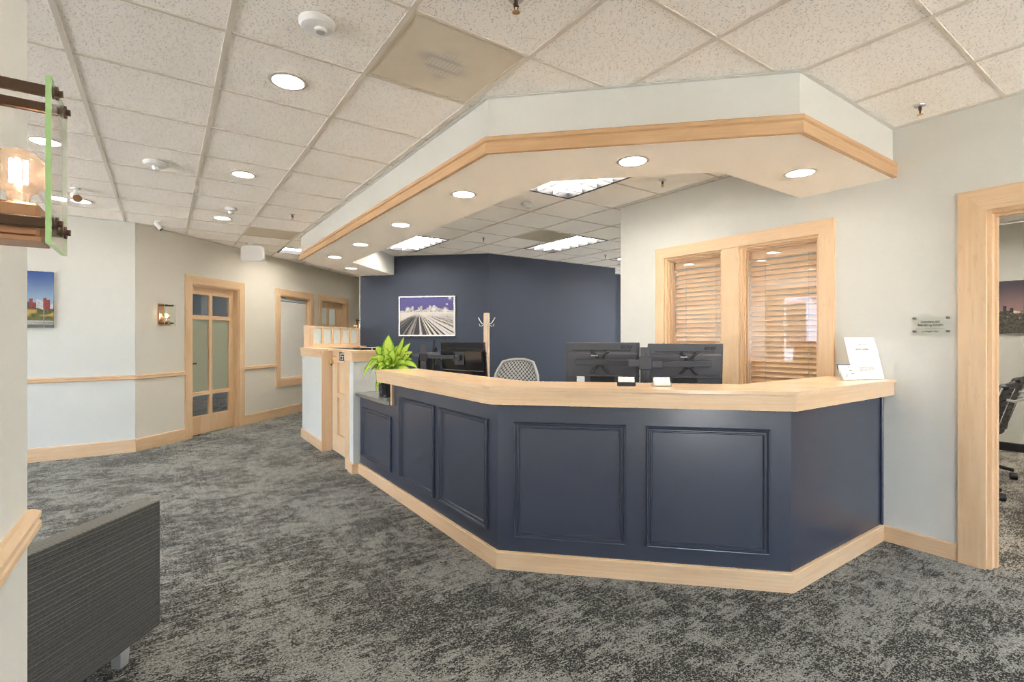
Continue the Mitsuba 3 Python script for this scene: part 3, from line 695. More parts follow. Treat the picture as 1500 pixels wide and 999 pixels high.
# smoke detectors, sprinklers, cameras
def detector(x, y, label, kind=0, r=0.07):
    t = thing('smoke_detector', label, 'smoke detector')
    z = ZC - 0.001
    obj('base', moved(lathe([(0, 0.0), (r, 0.0), (r, -0.012), (r * 0.86, -0.026), (r * 0.5, -0.034), (0, -0.034)][::-1], 32), x, y, z), 'white', t, smooth=35)
    if kind == 0:
        obj('sensor', moved(lathe([(0.026, 0), (0.026, -0.012), (0.020, -0.014), (0, -0.012)][::-1], 20), x + 0.012, y - 0.012, z - 0.033), 'white', t, smooth=35)
        obj('sensor_grille', moved(lathe([(0.019, 0), (0.018, -0.003), (0, -0.003)][::-1], 16), x + 0.012, y - 0.012, z - 0.0455), 'grey_plastic', t)
    else:
        obj('sensor', moved(lathe([(0.030, 0), (0.030, -0.010), (0.024, -0.028), (0, -0.030)][::-1], 20), x, y, z - 0.033), 'silver', t, smooth=35)
        if kind == 2:
            fr = Frame((x, y - 0.0), (0.9, -0.43))
            obj('lettering', [fr.box(0.028 + k * 0.008, 0.033 + k * 0.008, 0.049, 0.0505, z - 0.024, z - 0.014) for k in range(4)], 'red_mark', t)
detector(0.541, 2.245, 'round white smoke detector nearest the camera, between the large downlight and the vent', 0, 0.075)
detector(-0.05, 4.75, 'white smoke alarm with a strobe and red lettering, near the left downlights', 2, 0.085)
detector(0.575, 5.97, 'small white smoke detector beside the farthest downlight of the row', 1, 0.06)
detector(3.0, 4.05, 'small white smoke detector over the office, beside the near louvred panel', 0, 0.055)
def sprinkler(x, y, label):
    t = thing('sprinkler', label, 'sprinkler'); z = ZC
    obj('escutcheon', moved(lathe([(0, 0), (0.030, 0), (0.028, -0.006), (0.012, -0.010), (0, -0.010)][::-1], 20), x, y, z), 'steel', t, smooth=35)
    obj('body', [cyl((x, y, z - 0.008), (x, y, z - 0.028), 0.008), cyl((x + .011, y, z - .026), (x + .004, y, z - .052), .0025, 6), cyl((x - .011, y, z - .026), (x - .004, y, z - .052), .0025, 6), cyl((x - .012, y, z - .026), (x + .012, y, z - .026), .004, 6)], 'bronze', t)
    obj('deflector', moved(lathe([(0, 0.002), (0.016, 0.001), (0.016, -0.001), (0, -0.001)][::-1], 14), x, y, z - 0.054), 'brass', t)
for x, y, l in ((1.16, 1.635, 'brass sprinkler head at the top edge of the picture, above the vent'), (3.63, 1.03, 'sprinkler head in the tiled ceiling at the right, by the right wall'), (1.155, 5.87, 'sprinkler head in the tiled ceiling left of the soffit'), (3.54, 5.75, 'sprinkler head over the office, between the two far louvred panels'), (3.53, 2.79, 'sprinkler head over the office, above the window wall corner'), (5.9, 5.8, 'sprinkler head over the office, farthest one at right')):
    sprinkler(x, y, l)
def camera_thing(x, y, label, aim, lensmat, k=1.0):
    t = thing('security_camera', label, 'security camera'); z = ZC - 0.001
    obj('mount', [moved(lathe([(0, 0), (0.035, 0), (0.035, -0.012), (0.02, -0.02), (0, -0.02)][::-1], 20), x, y, z), cyl((x, y, z - .018), (x, y, z - .05 * k), .014 * k)], 'white', t, smooth=35)
    a = np.array(aim, float); a /= np.linalg.norm(a); c = np.array([x, y, z - 0.075 * k])
    m = lathe(np.array([(0, -0.07), (0.026, -0.068), (0.034, -0.055), (0.035, 0.05), (0.037, 0.07), (0, 0.070)]) * k, 24)
    m.apply_transform(trimesh.geometry.align_vectors([0, 0, 1], a)); m.apply_translation(c); obj('body', m, 'white', t, smooth=35)
    d = trimesh.creation.cylinder(0.032 * k, 0.004, sections=24); d.apply_transform(trimesh.geometry.align_vectors([0, 0, 1], a)); d.apply_translation(c + a * 0.072 * k); obj('lens', d, lensmat, t)
camera_thing(-0.655, 5.97, 'white bullet security camera with a dark brown lens, above a downlight at far left', (0.25, -0.9, -0.42), 'lens_off')
camera_thing(-0.055, 7.10, 'white security camera at the top of the angled wall corner', (0.55, -0.15, -0.75), 'black', 0.72)
# sign box
t = thing('ceiling_sign', 'blank white box sign hung from the ceiling by a round mount', 'sign')
sx, sy = 1.05, 8.05
obj('mount', moved(lathe([(0, 0), (0.10, 0), (0.10, -0.02), (0.06, -0.03), (0, -0.03)][::-1], 24), sx, sy, ZC), 'white', t, smooth=35)
fs = Frame((sx, sy), (0.82, -0.572))
m = fs.prism(sbox(-0.155, ZC - 0.245, 0.155, ZC - 0.03).buffer(-0.03).buffer(0.03), -0.03, 0.03)
obj('box', m, 'white', t)

# ------------------------------------------------------------------ sconces
def sconce(fr, s, label, lens=L_BULB):
    t = thing('wall_sconce', label, 'wall lamp')
    z0, z1, zb, nb = 1.492, 1.760, 1.612, 0.078
    def rod(z, n0, n1, r, ds): return fr.put(trimesh.creation.cylinder(r, n1 - n0, sections=16, transform=trimesh.transformations.translation_matrix((s + ds, z, (n0 + n1) / 2))))
    obj('back_plate', fr.box(s - 0.046, s + 0.046, 0, 0.018, z0 + 0.02, z1 + 0.012, 0.003), 'copper', t, label='copper back plate')
    for dz in (1.528, 1.748):
        for ds in (-0.0425, 0.0425):
            a = obj('arm', fr.box(s + ds - 0.005, s + ds + 0.005, 0.01, 0.1222, dz - 0.009, dz + 0.009, 0.002), 'bronze', t)
            obj('clamp', [rod(dz, 0.1305, 0.134, 0.011, ds), rod(dz, 0.1335, 0.1395, 0.0055, ds)], 'bronze', a)
    w = 0.0790
    obj('glass_plate', fr.box(s - w, s + w, 0.1230, 0.1300, z0, z1 - 0.001), 'plate_glass', t, label='clear glass plate')
    e = 0.0012
    obj('glass_edge', [fr.box(s - w - e - .0003, s - w - .0003, 0.1227, 0.1303, z0 - 0.001, z1), fr.box(s + w + .0003, s + w + e + .0003, 0.1227, 0.1303, z0 - 0.001, z1), fr.box(s - w - e, s + w + e, 0.1227, 0.1303, z0 - 0.0022, z0 - 0.0004), fr.box(s - w - e, s + w + e, 0.1227, 0.1303, z1 - 0.0006, z1 + 0.0006)], 'glass_edge', t, label='green polished edge of the glass')
    c = fr.pt(s, nb, 0)
    obj('socket', [fr.box(s - 0.030, s + 0.030, nb - 0.030, nb + 0.030, 1.505, 1.562, 0.004), fr.box(s - 0.040, s + 0.040, 0.012, 0.112, 1.496, 1.505, 0.001)], 'copper', t, label='copper lamp holder')
    prof = [(0.0135, -0.050), (0.015, -0.043)] + [(0.040 * math.sin(a), -0.040 * math.cos(a)) for a in np.linspace(0.42, math.pi, 16)]
    obj('bulb', moved(lathe(prof, 28), c[0], c[1], zb + 0.005), 'bulb_glass', t, smooth=40, label='clear globe bulb')
    obj('filament', [cyl((c[0] + dx, c[1] + dy, zb - 0.014), (c[0] + dx, c[1] + dy, zb + 0.026), 0.0030, 8) for dx, dy in ((0.009, 0), (-0.009, 0), (0, 0.009), (0, -0.009))], 'lens', t, label='glowing filaments', emitter={'type': 'area', 'radiance': rgb(lens, lens * 0.82, lens * 0.60)})
    obj('filament_stem', moved(lathe([(0, 0.032), (0.004, 0.03), (0.004, -0.008), (0.011, -0.045), (0, -0.045)][::-1], 10), c[0], c[1], zb - 0.02), 'white', t)
sconce(FG, 1.1725, 'copper sconce with a glass plate and clear globe bulb, close up at the left edge')
sconce(FA, 0.352, 'small lit copper sconce on the angled wall beside the glazed door', L_BULB * 1.6)
sconce(FA, 5.42, 'lit copper sconce at the far end of the angled wall, above the glazed screen', L_BULB * 1.6)

# ------------------------------------------------------------------ pictures
def picture(fr, s0, s1, z0, z1, m, label, frame=None, d=0.03):
    t = thing('picture', label, 'picture')
    k = 0.018 if frame else 0.0
    q = fr.box(s0 + k, s1 - k, 0, d, z0 + k, z1 - k); v = np.array(q.vertices)
    ss = (v[:, :2] - fr.o) @ fr.d
    obj('print', q, m, t, uv=np.stack([(ss - s0) / (s1 - s0), (v[:, 2] - z0) / (z1 - z0)], 1))
    if frame: obj('frame', fr.ring(s0, s1, z0, z1, [(0, 0), (0, d + 0.008), (k, d + 0.008), (k, 0)]), frame, t, label='thin white frame')
picture(FN, 0.70, 1.66, 1.378, 2.03, 'night_road', 'framed photograph of motorway light trails at night on the navy wall', 'white')
picture(FL, -1.65, -0.712, 1.452, 2.062, 'day_city', 'canvas photograph of a city skyline under a blue sky at the left edge')
picture(Frame((8.25, 0), (0, -1)), -2.5, -0.1, 1.40, 2.02, 'dusk_city', 'wide photograph of a city skyline at dusk in the meeting room')

# ------------------------------------------------------------------ reception desk
FDL, FDD, FDR = Frame((1.597, 0), (0, -1)), Frame((1.597, 2.433), (1, -1)), Frame((2.713, 1.317), (1, 0))
LD = math.hypot(2.713 - 1.597, 2.433 - 1.317)
desk = thing('reception_desk', 'navy panelled reception desk bent around three sides with a maple base', 'reception desk')
lp = Polygon([(-4.925, 0.02), (-2.433, 0.02), (-2.433, 0.975), (-4.035, 0.975), (-4.035, 0.772), (-4.925, 0.772)])
obj('front_panel', FDL.prism(lp, -0.03, 0), 'navy', desk)
obj('front_panel', FDD.box(0, LD, -0.03, 0, 0.02, 0.975), 'navy', desk)
obj('front_panel', FDR.box(0, XR - 2.713, -0.03, 0, 0.02, 0.975), 'navy', desk)
mould = [(0, 0), (0, 0.012), (0.002, 0.017), (0.006, 0.021), (0.010, 0.020), (0.013, 0.013), (0.017, 0.008), (0.023, 0.008), (0.026, 0.014), (0.030, 0.014), (0.033, 0.004), (0.036, 0)]
for fr, a, b, z1 in ((FDL, -4.835, -4.085, 0.665), (FDL, -3.895, -3.256, 0.855), (FDL, -3.170, -2.538, 0.852)):
    obj('panel_moulding', fr.ring(a, b, 0.193, z1, mould), 'navy', desk)
for a, b in ((0.095, 0.728), (0.836, 1.473)): obj('panel_moulding', FDD.ring(a, b, 0.187, 0.853, mould), 'navy', desk)
obj('corner_strip', FDR.box(XR - 2.713 - 0.022, XR - 2.713 - 0.001, 0, 0.014, 0.1, 0.968, 0.004), 'navy', desk)
bp = [(1.597, 4.925), (1.597, 2.433), (2.713, 1.317), (XR, 1.317)]
bprof = [(0, 0), (0.019, 0), (0.019, 0.094), (0.014, 0.101), (0, 0.103)]
for i, m in enumerate(runs(bp, bprof)):
    g = np.subtract(bp[i + 1], bp[i]); wood('baseboard', m, (g[0], g[1], 0), desk)
wood('end_panel', box(1.572, 1.87, 4.028, 4.056, 0.772, 0.972), (0, 0, 1), desk)
obj('shelf_top', extrude(Polygon([(1.548, 4.925), (1.548, 4.08), (1.562, 4.06), (1.88, 4.06), (1.88, 4.925)]), 0.772, 0.803), 'shelf_grey', desk, label='glossy grey shelf at the left end')
obj('work_surface', extrude(Polygon([(1.63, 4.02), (1.63, 2.447), (2.727, 1.35), (XR, 1.35), (XR, 2.1), (3.05, 2.1), (2.35, 2.8), (2.35, 4.02)]), 0.71, 0.74), 'work_top', desk)
obj('back_panel', [box(1.63, 1.655, 2.6, 4.02, 0.74, 0.965), box(2.33, 2.35, 2.9, 4.02, 0.0, 0.71), box(3.1, 3.12, 2.06, 2.08, 0, 0.71)], 'navy', desk)

ctr = thing('counter', 'glossy maple counter along the top of the navy desk', 'counter')
cp = [(1.496, 4.175), (1.496, 2.367), (2.618, 1.245), (XR - 0.002, 1.245)]
aprof = [(0, 0.966), (-0.02, 0.966), (-0.02, 1.046), (0, 1.046)]
for i, m in enumerate(runs(cp, [(o * 1, z) for o, z in aprof])):
    g = np.subtract(cp[i + 1], cp[i]); wood('apron', m, (g[0], g[1], 0), ctr)
wood('apron', box(1.516, 1.87, 4.155, 4.175, 0.966, 1.046), (1, 0, 0), ctr)
slab = Polygon([(1.487, 4.184), (1.487, 2.363), (2.614, 1.236), (XR - 0.001, 1.236), (XR - 0.001, 1.635), (2.775, 1.635), (1.87, 2.54), (1.87, 4.182)])
wood('slab', extrude(slab, 1.0475, 1.067), (1, -1, 0), ctr, m='maple_gloss')

# ------------------------------------------------------------------ half walls, gate, screen
hw = struct('wall_half', [extrude(Polygon([(1.545, 6.15), (1.545, 7.185), (2.69, 8.33), (2.61, 8.415), (1.43 + 0.115, 7.35), (1.545, 7.185)]).buffer(0), 0, 1.115)], 'cream', 'cream half wall with a maple cap left of the gate') if False else None
hwk = key_of('wall_half'); labels[hwk] = {'label': 'cream half walls with maple caps around the gate', 'kind': 'structure'}
obj('wall_piece', extrude(Polygon([(1.545, 6.15), (1.665, 6.15), (1.665, 7.16), (2.745, 8.24), (2.66, 8.325), (1.545, 7.21)]), 0, 1.19), 'cream', hwk)
obj('wall_piece', box(1.532, 1.79, 4.938, 5.06, 0, 1.19), 'cream', hwk)
# caps: apron boards and slab
for i, (m, g) in enumerate(((box(1.525, 1.545, 6.14, 7.23, 1.108, 1.192), (0, 1, 0)), (box(1.512, 1.795, 4.918, 4.938, 1.108, 1.192), (1, 0, 0)), (box(1.512, 1.532, 4.938, 5.17, 1.108, 1.192), (0, 1, 0)))):
    wood('cap_apron', m, g, hwk)
wood('cap_board', extrude(Polygon([(1.505, 6.12), (1.69, 6.12), (1.69, 7.12), (2.76, 8.19), (2.655, 8.30), (1.505, 7.25)]), 1.192, 1.214), (0, 1, 0), hwk)
wood('cap_board', box(1.500, 1.81, 4.905, 5.20, 1.192, 1.214), (1, 0, 0), hwk)
wood('post', box(1.530, 1.645, 6.115, 6.15, 0, 1.192), (0, 0, 1), hwk)
wood('post', box(1.665, 1.70, 6.115, 6.15, 0, 1.192), (0, 0, 1), hwk)
wood('post', box(1.528, 1.645, 5.06, 5.20, 0, 1.192), (0, 0, 1), hwk)
for i, m in enumerate(runs([(1.545, 7.21), (1.545, 6.15)], base_prof(0.115, 0.018))): wood('baseboard', m, (0, 1, 0), hwk)
bpp = [(1.532, 5.06), (1.532, 4.938), (1.590, 4.938)]
for i, m in enumerate(runs(bpp, base_prof(0.10, 0.018))): wood('baseboard', m, (0, 1, 0) if i == 0 else (1, 0, 0), hwk)
wood('cap_rail', box(1.60, 1.70, 5.16, 6.15, 1.192, 1.214), (0, 1, 0), hwk)

gate = thing('swing_gate', 'half-height maple gate with two tall recessed panels beside the half wall', 'gate')
FGt = Frame((1.648, 0), (0, -1))
gp = sbox(-6.11, 0.015, -5.205, 1.188).difference(sbox(-5.90, 0.225, -5.50, 0.665)).difference(sbox(-5.90, 0.70, -5.50, 1.068))
wood('leaf', FGt.prism(gp, -0.035, 0), (0, 0, 1), gate)
for z0, z1 in ((0.225, 0.665), (0.70, 1.068)):
    wood('inset_panel', FGt.box(-5.90, -5.50, -0.028, -0.022, z0, z1), (0, 0, 1), gate)
    wood('bead', FGt.ring(-5.905, -5.495, z0 - 0.005, z1 + 0.005, [(0, 0), (0, 0.005), (0.012, 0.004), (0.016, -0.022)]), (0, 0, 1), gate)
bell = thing('hanging_bell', 'small brass bell hung on the gate beside the post', 'bell')
bx, by, bz = 1.590, 5.93, 1.050
obj('bell_body', moved(lathe([(0, 0.050), (0.012, 0.048), (0.020, 0.030), (0.026, 0.006), (0.034, -0.006), (0.030, -0.006), (0, -0.004)][::-1], 20), bx, by, bz), 'brass', bell, smooth=35)
obj('hook', tube([(bx, by, bz + 0.05), (bx, by, bz + 0.068), (bx + 0.015, by, bz + 0.08), (1.648, by, bz + 0.08)], 0.005), 'brass', bell)
obj('clapper', moved(trimesh.creation.icosphere(2, 0.012), bx, by, bz - 0.014), 'bronze', bell, smooth=True)
pl = thing('gate_notice', 'small square printed notice on the top rail of the gate', 'sign')
obj('plate', FGt.box(-5.80, -5.52, 0.0006, 0.004, 1.085, 1.180), 'grey_plastic', pl)
obj('border', FGt.ring(-5.802, -5.518, 1.083, 1.182, [(0, 0.0006), (0, 0.006), (0.012, 0.006), (0.012, 0.003)]), 'bronze', pl)
obj('print', [FGt.box(-5.66, -5.56, 0.004, 0.0046, 1.098, 1.130), FGt.box(-5.76, -5.56, 0.004, 0.0046, 1.140, 1.154), FGt.box(-5.76, -5.70, 0.004, 0.0046, 1.10, 1.13)], 'ink', pl)

scr = thing('glazed_screen', 'low maple screen of five frosted panes on the half wall cap', 'screen')
FS = Frame((1.61, 7.185), (1, 1))
L0, L1 = 0.115, 1.50
sp = sbox(L0, 1.216, L1, 1.512)
npn = 5; pw = (L1 - L0 - 0.05) / npn
wins = [(L0 + 0.045 + k * pw, L0 + 0.045 + k * pw + pw - 0.055) for k in range(npn)]
for a, b in wins: sp = sp.difference(sbox(a, 1.262, b, 1.488))
wood('frame', FS.prism(sp, -0.045, -0.012), (0, 0, 1), scr)
for a, b in wins: obj('pane', FS.box(a, b, -0.030, -0.028, 1.262, 1.488), 'frosted_white', scr)
wood('end_board', FS.box(0.02, L0, -0.075, 0.01, 1.214, 1.518, 0.002), (0, 0, 1), scr)
wood('base_board', FS.box(0.02, L1 + 0.02, -0.08, 0.012, 1.2145, 1.225), (1, 1, 0), scr)
tr_ = thing('desk_tray', 'black tray with a white rim on the dark cabinet behind the gate', 'tray')
obj('tray_body', box(1.88, 2.16, 5.75, 6.05, 1.15, 1.226), 'tray', tr_)
obj('rim', [box(1.86, 2.18, 5.73, 5.742, 1.226, 1.236), cyl((2.0, 5.736, 1.17), (2.0, 5.736, 1.23), 0.006)], 'white', tr_)
obj('side_cabinet', box(1.82, 2.25, 5.45, 6.25, 0, 1.15), 'navy', desk) if False else None
cab = thing('filing_cabinet', 'dark cabinet behind the gate, carrying the black tray', 'cabinet')
obj('body', box(1.84, 2.25, 5.50, 6.25, 0, 1.15, ), 'black_satin', cab)
for k in range(3): obj('drawer_front', box(2.25, 2.262, 5.53, 6.22, 0.08 + k * 0.35, 0.40 + k * 0.35), 'black', cab)

# ------------------------------------------------------------------ things on and behind the desk
def monitor(fr, s0, w, zt, h, tilt, label, m='monitor_grey', logo=True, nback=0.0):
    t = thing('monitor', label, 'monitor')
    M = trimesh.transformations.rotation_matrix(math.radians(tilt), (1, 0, 0), (0, zt - h / 2, nback))
    def pb(s, b, z0, z1, n0, n1, c=0.003):
        q = cbox(s, b, z0, z1, n0, n1, c); q.apply_transform(M); return fr.put(q)
    z0 = zt - h
    obj('panel', pb(s0, s0 + w, z0, zt, nback - 0.018, nback), m, t)
    V = cbox(s0 + 0.012, s0 + w - 0.012, z0 + 0.065, zt - 0.068, nback - 0.004, nback + 0.022, 0.010); V.apply_transform(M)
    obj('back_bulge', fr.put(V), m, t)
    obj('screen', pb(s0 + 0.008, s0 + w - 0.008, z0 + 0.012, zt - 0.008, nback - 0.0195, nback - 0.018, 0.0004), 'black_gloss', t, label='dark screen')
    obj('vent_strip', [pb(s0 + 0.05 + k * 0.0125, s0 + 0.058 + k * 0.0125, zt - 0.060, zt - 0.050, nback - 0.001, nback + 0.001, 0.0003) for k in range(int((w - 0.1) / 0.0125))], 'port', t)
    obj('port_recess', pb(s0 + 0.17, s0 + w - 0.17, z0 + 0.020, z0 + 0.062, nback - 0.002, nback + 0.003, 0.001), 'port', t)
    if logo:
        q = meshkit.text_mesh('acer', 0.029, 0.0012, True); q.apply_scale((1.0, 1.0, 1.0)); b = q.bounds
        q.apply_translation((s0 + w - 0.045 - b[1][0], zt - 0.041, nback)); q.apply_transform(M); obj('logo', fr.put(q), 'logo', t, label='raised maker wordmark')
    return t, M
FM1 = Frame((2.328, 2.672), (0.358, -0.357))
FM2 = Frame((2.724, 2.276), (0.400, -0.309))
m1, M1 = monitor(FM1, 0.0, 0.505, 1.308, 0.300, 4, 'dark monitor seen from behind on the desk, left one of the front pair')
obj('tag', FM1.put((lambda q: (q.apply_transform(M1), q)[1])(box(0.075, 0.130, 1.030, 1.070, 0.0, 0.002))), 'white_paper', m1, label='white asset tag')
m2, M2 = monitor(FM2, 0.0, 0.505, 1.300, 0.300, 4, 'dark monitor seen from behind, right one of the front pair, before the wooden blind')
st = thing('monitor_stand', 'black dual monitor stand with perforated post between the two front monitors', 'monitor stand')
FP = Frame((2.603 - 0.0, 2.197), (1, -1))
obj('post', FP.box(-0.031, 0.031, -0.016, 0.016, 0.74, 1.278, 0.003), 'pole_grey', st)
obj('base_clamp', FP.box(-0.06, 0.06, -0.07, 0.05, 0.74, 0.765, 0.003), 'black', st)
obj('post_hole', [FP.put(trimesh.creation.cylinder(0.005, 0.002, sections=12, transform=trimesh.transformations.translation_matrix((0.003, z, 0.0165)))) for z in np.arange(0.80, 1.27, 0.043) if abs(z - 1.175) > 0.05], 'port', st)
obj('collar', FP.box(-0.042, 0.042, -0.024, 0.024, 1.130, 1.218, 0.004), 'pole_grey', st)
def arm_between(p0, p1, h, d):
    p0, p1 = np.array(p0, float), np.array(p1, float); f = Frame(p0[:2], (p1 - p0)[:2]); l = np.linalg.norm((p1 - p0)[:2])
    return f.box(0, l, -d / 2, d / 2, p0[2] - h / 2, p0[2] + h / 2, 0.003)
a1 = FM1.pt(0.075, 0.055, 1.174); a2 = FM2.pt(0.405, 0.055, 1.166)
c1, c2 = FP.pt(-0.04, 0.01, 1.174), FP.pt(0.04, 0.01, 1.166)
obj('arm', arm_between(c1, a1, 0.040, 0.018), 'black_satin', st)
obj('arm', arm_between(c2, a2, 0.040, 0.018), 'black_satin', st)
obj('arm_joint', arm_between(FP.pt(-0.04, 0.012, 1.174), FP.pt(-0.11, 0.014, 1.174), 0.046, 0.028), 'pole_grey', st)
obj('arm_joint', arm_between(FP.pt(0.04, 0.012, 1.166), FP.pt(0.11, 0.014, 1.166), 0.046, 0.028), 'pole_grey', st)
for fr, s, z in ((FM1, 0.235, 1.174), (FM2, 0.268, 1.166)):
    q = obj('bracket', [fr.box(s - 0.028, s + 0.028, 0.0265, 0.046, z - 0.030, z + 0.030, 0.003)] + [tube([fr.pt(s + sx * 0.012, 0.034, z + sz * 0.028), fr.pt(s + sx * 0.028, 0.036, z + sz * 0.046), fr.pt(s + sx * 0.045, 0.034, z + sz * 0.066), fr.pt(s + sx * 0.060, 0.030, z + sz * 0.070)], 0.0085, 8) for sx in (-1, 1) for sz in (-1, 1)], 'black', st)
    obj('knob', [fr.box(s - 0.060, s - 0.014, 0.034, 0.044, z + 0.040, z + 0.048, 0.002)], 'steel', q)

FM3 = Frame((2.109, 4.161), (0.161, -0.505))
m3, M3 = monitor(FM3, 0.0, 0.53, 1.303, 0.32, 7, 'glossy black monitor turned to the left, in front of the coat rack', 'black_gloss', False)
obj('side_vent', [FM3.box(0.531, 0.5325, -0.014, -0.004, 1.02 + k * 0.036, 1.035 + k * 0.036) for k in range(6)], 'port', m3)
FM4 = Frame((2.13, 4.36), (0.22, 0.45))
m4, M4 = monitor(FM4, 0.0, 0.50, 1.322, 0.31, 3, 'black monitor seen edge-on beside the glossy monitor', 'black_satin', False)
st2 = thing('monitor_stand', 'black dual monitor stand with jointed arms at the left end of the counter', 'monitor stand')
FP2 = Frame((1.965, 4.25), (0.92, -0.38))
obj('post', FP2.box(-0.026, 0.026, -0.02, 0.02, 0.74, 1.29, 0.003), 'pole_grey', st2)
obj('base_clamp', FP2.box(-0.05, 0.05, -0.05, 0.05, 0.735, 0.76, 0.003), 'black', st2)
obj('collar', FP2.box(-0.034, 0.034, -0.03, 0.03, 1.13, 1.20, 0.004), 'black_satin', st2)
obj('arm', arm_between(FP2.pt(0.03, 0, 1.17), FM3.pt(0.22, 0.05, 1.17), 0.036, 0.03), 'black_satin', st2)
obj('arm', arm_between(FP2.pt(0.02, -0.01, 1.19), FM4.pt(0.10, 0.04, 1.19), 0.03, 0.03), 'black_satin', st2)
obj('arm', arm_between(FP2.pt(-0.03, 0, 1.18), FP2.pt(-0.19, -0.09, 1.18), 0.03, 0.03), 'black_satin', st2)
obj('bracket', [FM3.box(0.19, 0.31, 0.027, 0.033, 1.10, 1.22, 0.003), FM3.box(0.22, 0.28, 0.03, 0.06, 1.14, 1.19, 0.004)], 'black', st2)
obj('bracket', [FM4.box(0.06, 0.17, 0.025, 0.033, 1.12, 1.23, 0.003)], 'black', st2)
# extra desk top under the left stand
obj('work_surface', box(1.88, 2.40, 4.02, 4.90, 0.705, 0.735), 'work_top', desk)
obj('support_panel', box(1.90, 2.38, 4.86, 4.88, 0, 0.705), 'navy', desk)

# business card holders
for i, ((x, y), mm, l) in enumerate((((2.135, 1.935), 'black_satin', 'small black business card holder with a stack of cards, left one on the counter'), ((2.280, 1.797), 'acrylic', 'small clear business card holder on the counter, before the right monitor'))):
    t = thing('card_holder', l, 'card holder'); f = Frame((x, y), (1, -1) if i == 0 else (0.85, -0.53)); z = 1.067
    obj('tray', [f.box(-0.050, 0.050, -0.045, 0.0, z, z + 0.003), f.box(-0.050, 0.050, -0.002, 0.0, z, z + 0.022), f.box(-0.050, -0.048, -0.045, 0, z, z + 0.022), f.box(0.048, 0.050, -0.045, 0, z, z + 0.022), f.put((lambda q: (q.apply_transform(trimesh.transformations.rotation_matrix(math.radians(-25), (1, 0, 0), (0, z, -0.045))), q)[1])(box(-0.050, 0.050, z, z + 0.05, -0.047, -0.045)))], mm, t)
    q = box(-0.045, 0.045, z + 0.004, z + 0.054, -0.024, -0.006); q.apply_transform(trimesh.transformations.rotation_matrix(math.radians(-25), (1, 0, 0), (0, z + 0.004, -0.01)))
    obj('card_stack', f.put(q), 'white_paper', t, label='stack of white cards')

# check-in sign: slanted sheet in a clear stand
t = thing('counter_sign', 'white check-in sign slanted in a clear stand at the right end of the counter', 'sign')
FC = Frame((3.668, 1.388), (0.227, -0.098))
TL = trimesh.transformations.rotation_matrix(math.radians(-15), (1, 0, 0), (0, 1.069, 0))
def on_sheet(m): m = m.copy(); m.apply_transform(TL); return FC.put(m)
W, H = 0.246, 0.285
obj('stand', [on_sheet(box(0, W, 1.069, 1.069 + H, -0.0035, -0.0025)), FC.box(0, W, -0.09, 0.0, 1.067, 1.0685)], 'acrylic', t, label='clear acrylic stand')
obj('sheet', on_sheet(box(0.001, W - 0.001, 1.071, 1.069 + H - 0.001, -0.002, -0.0008)), 'white_paper', t)
def sheet_text(txt, h, s, z, m, bold=False):
    q = meshkit.text_mesh(txt, h, 0.0004, bold); b = q.bounds; q.apply_translation((s - (b[0][0] + b[1][0]) / 2, 1.069 + z, -0.0008)); obj('lettering', on_sheet(q), m, t)
sheet_text('Cora Medical', 0.0075, W * 0.53, 0.232, 'ink_grey')
sheet_text('CHECK-IN HERE', 0.0095, W * 0.50, 0.198, 'ink', True)
rg = trimesh.creation.annulus(0.0058, 0.0075, 0.0004, sections=24); rg.apply_translation((W * 0.29, 1.069 + 0.2355, -0.0006)); obj('emblem', on_sheet(rg), 'ink_grey', t)
for k, (wd, z) in enumerate(((0.118, 0.078), (0.122, 0.069), (0.112, 0.060))): obj('text_line', [on_sheet(box(W / 2 - wd / 2 + i * wd / 8, W / 2 - wd / 2 + i * wd / 8 + wd / 8 * (0.72 + 0.2 * ((i * 7 + k) % 3) / 2), 1.069 + z, 1.069 + z + 0.0035, -0.0008, -0.0004)) for i in range(8)], 'ink_grey', t)
for wd, z in ((0.13, 0.044), (0.07, 0.037)): obj('text_line', on_sheet(box(W / 2 - wd / 2, W / 2 + wd / 2, 1.069 + z, 1.069 + z + 0.002, -0.0008, -0.0004)), 'ink_faint', t)
# stepped card display
t = thing('card_display', 'small clear tiered stand of white cards left of the check-in sign', 'card display')
FD = Frame((3.548, 1.398), (0.227, -0.14))
for k in range(4):
    z0, n0 = 1.069 + 0.022 * k, -0.018 * k
    q = box(0.0, 0.092, z0, z0 + (0.052 if k < 3 else 0.036), n0 - 0.002, n0); q.apply_transform(trimesh.transformations.rotation_matrix(math.radians(-15), (1, 0, 0), (0, z0, n0)))
    obj('card', FD.put(q), 'blue_print' if k == 3 else 'white_paper', t, label='blue printed card' if k == 3 else None)
    if k < 3:
        q2 = meshkit.text_mesh('J' if k == 0 else '-', 0.016 if k == 0 else 0.010, 0.0004, True); q2.apply_translation((0.020, z0 + 0.024 + (0.016 if k else 0), n0 + 0.0001)); q2.apply_transform(trimesh.transformations.rotation_matrix(math.radians(-15), (1, 0, 0), (0, z0, n0)))
        q3 = box(0.058, 0.080, z0 + 0.040, z0 + 0.043, n0, n0 + 0.0005); q3.apply_transform(trimesh.transformations.rotation_matrix(math.radians(-15), (1, 0, 0), (0, z0, n0)))
        obj('print', [FD.put(q2), FD.put(q3)], 'ink', t)
obj('stand', [FD.box(-0.003, 0.095, -0.075, 0.004, 1.067, 1.069), FD.box(-0.003, 0.095, 0.002, 0.004, 1.067, 1.085)] + [FD.box(-0.003 if e == 0 else 0.0935, -0.0015 if e == 0 else 0.095, -0.075, 0.0, 1.067, 1.12) for e in (0, 1)], 'acrylic', t, label='clear acrylic tiers')

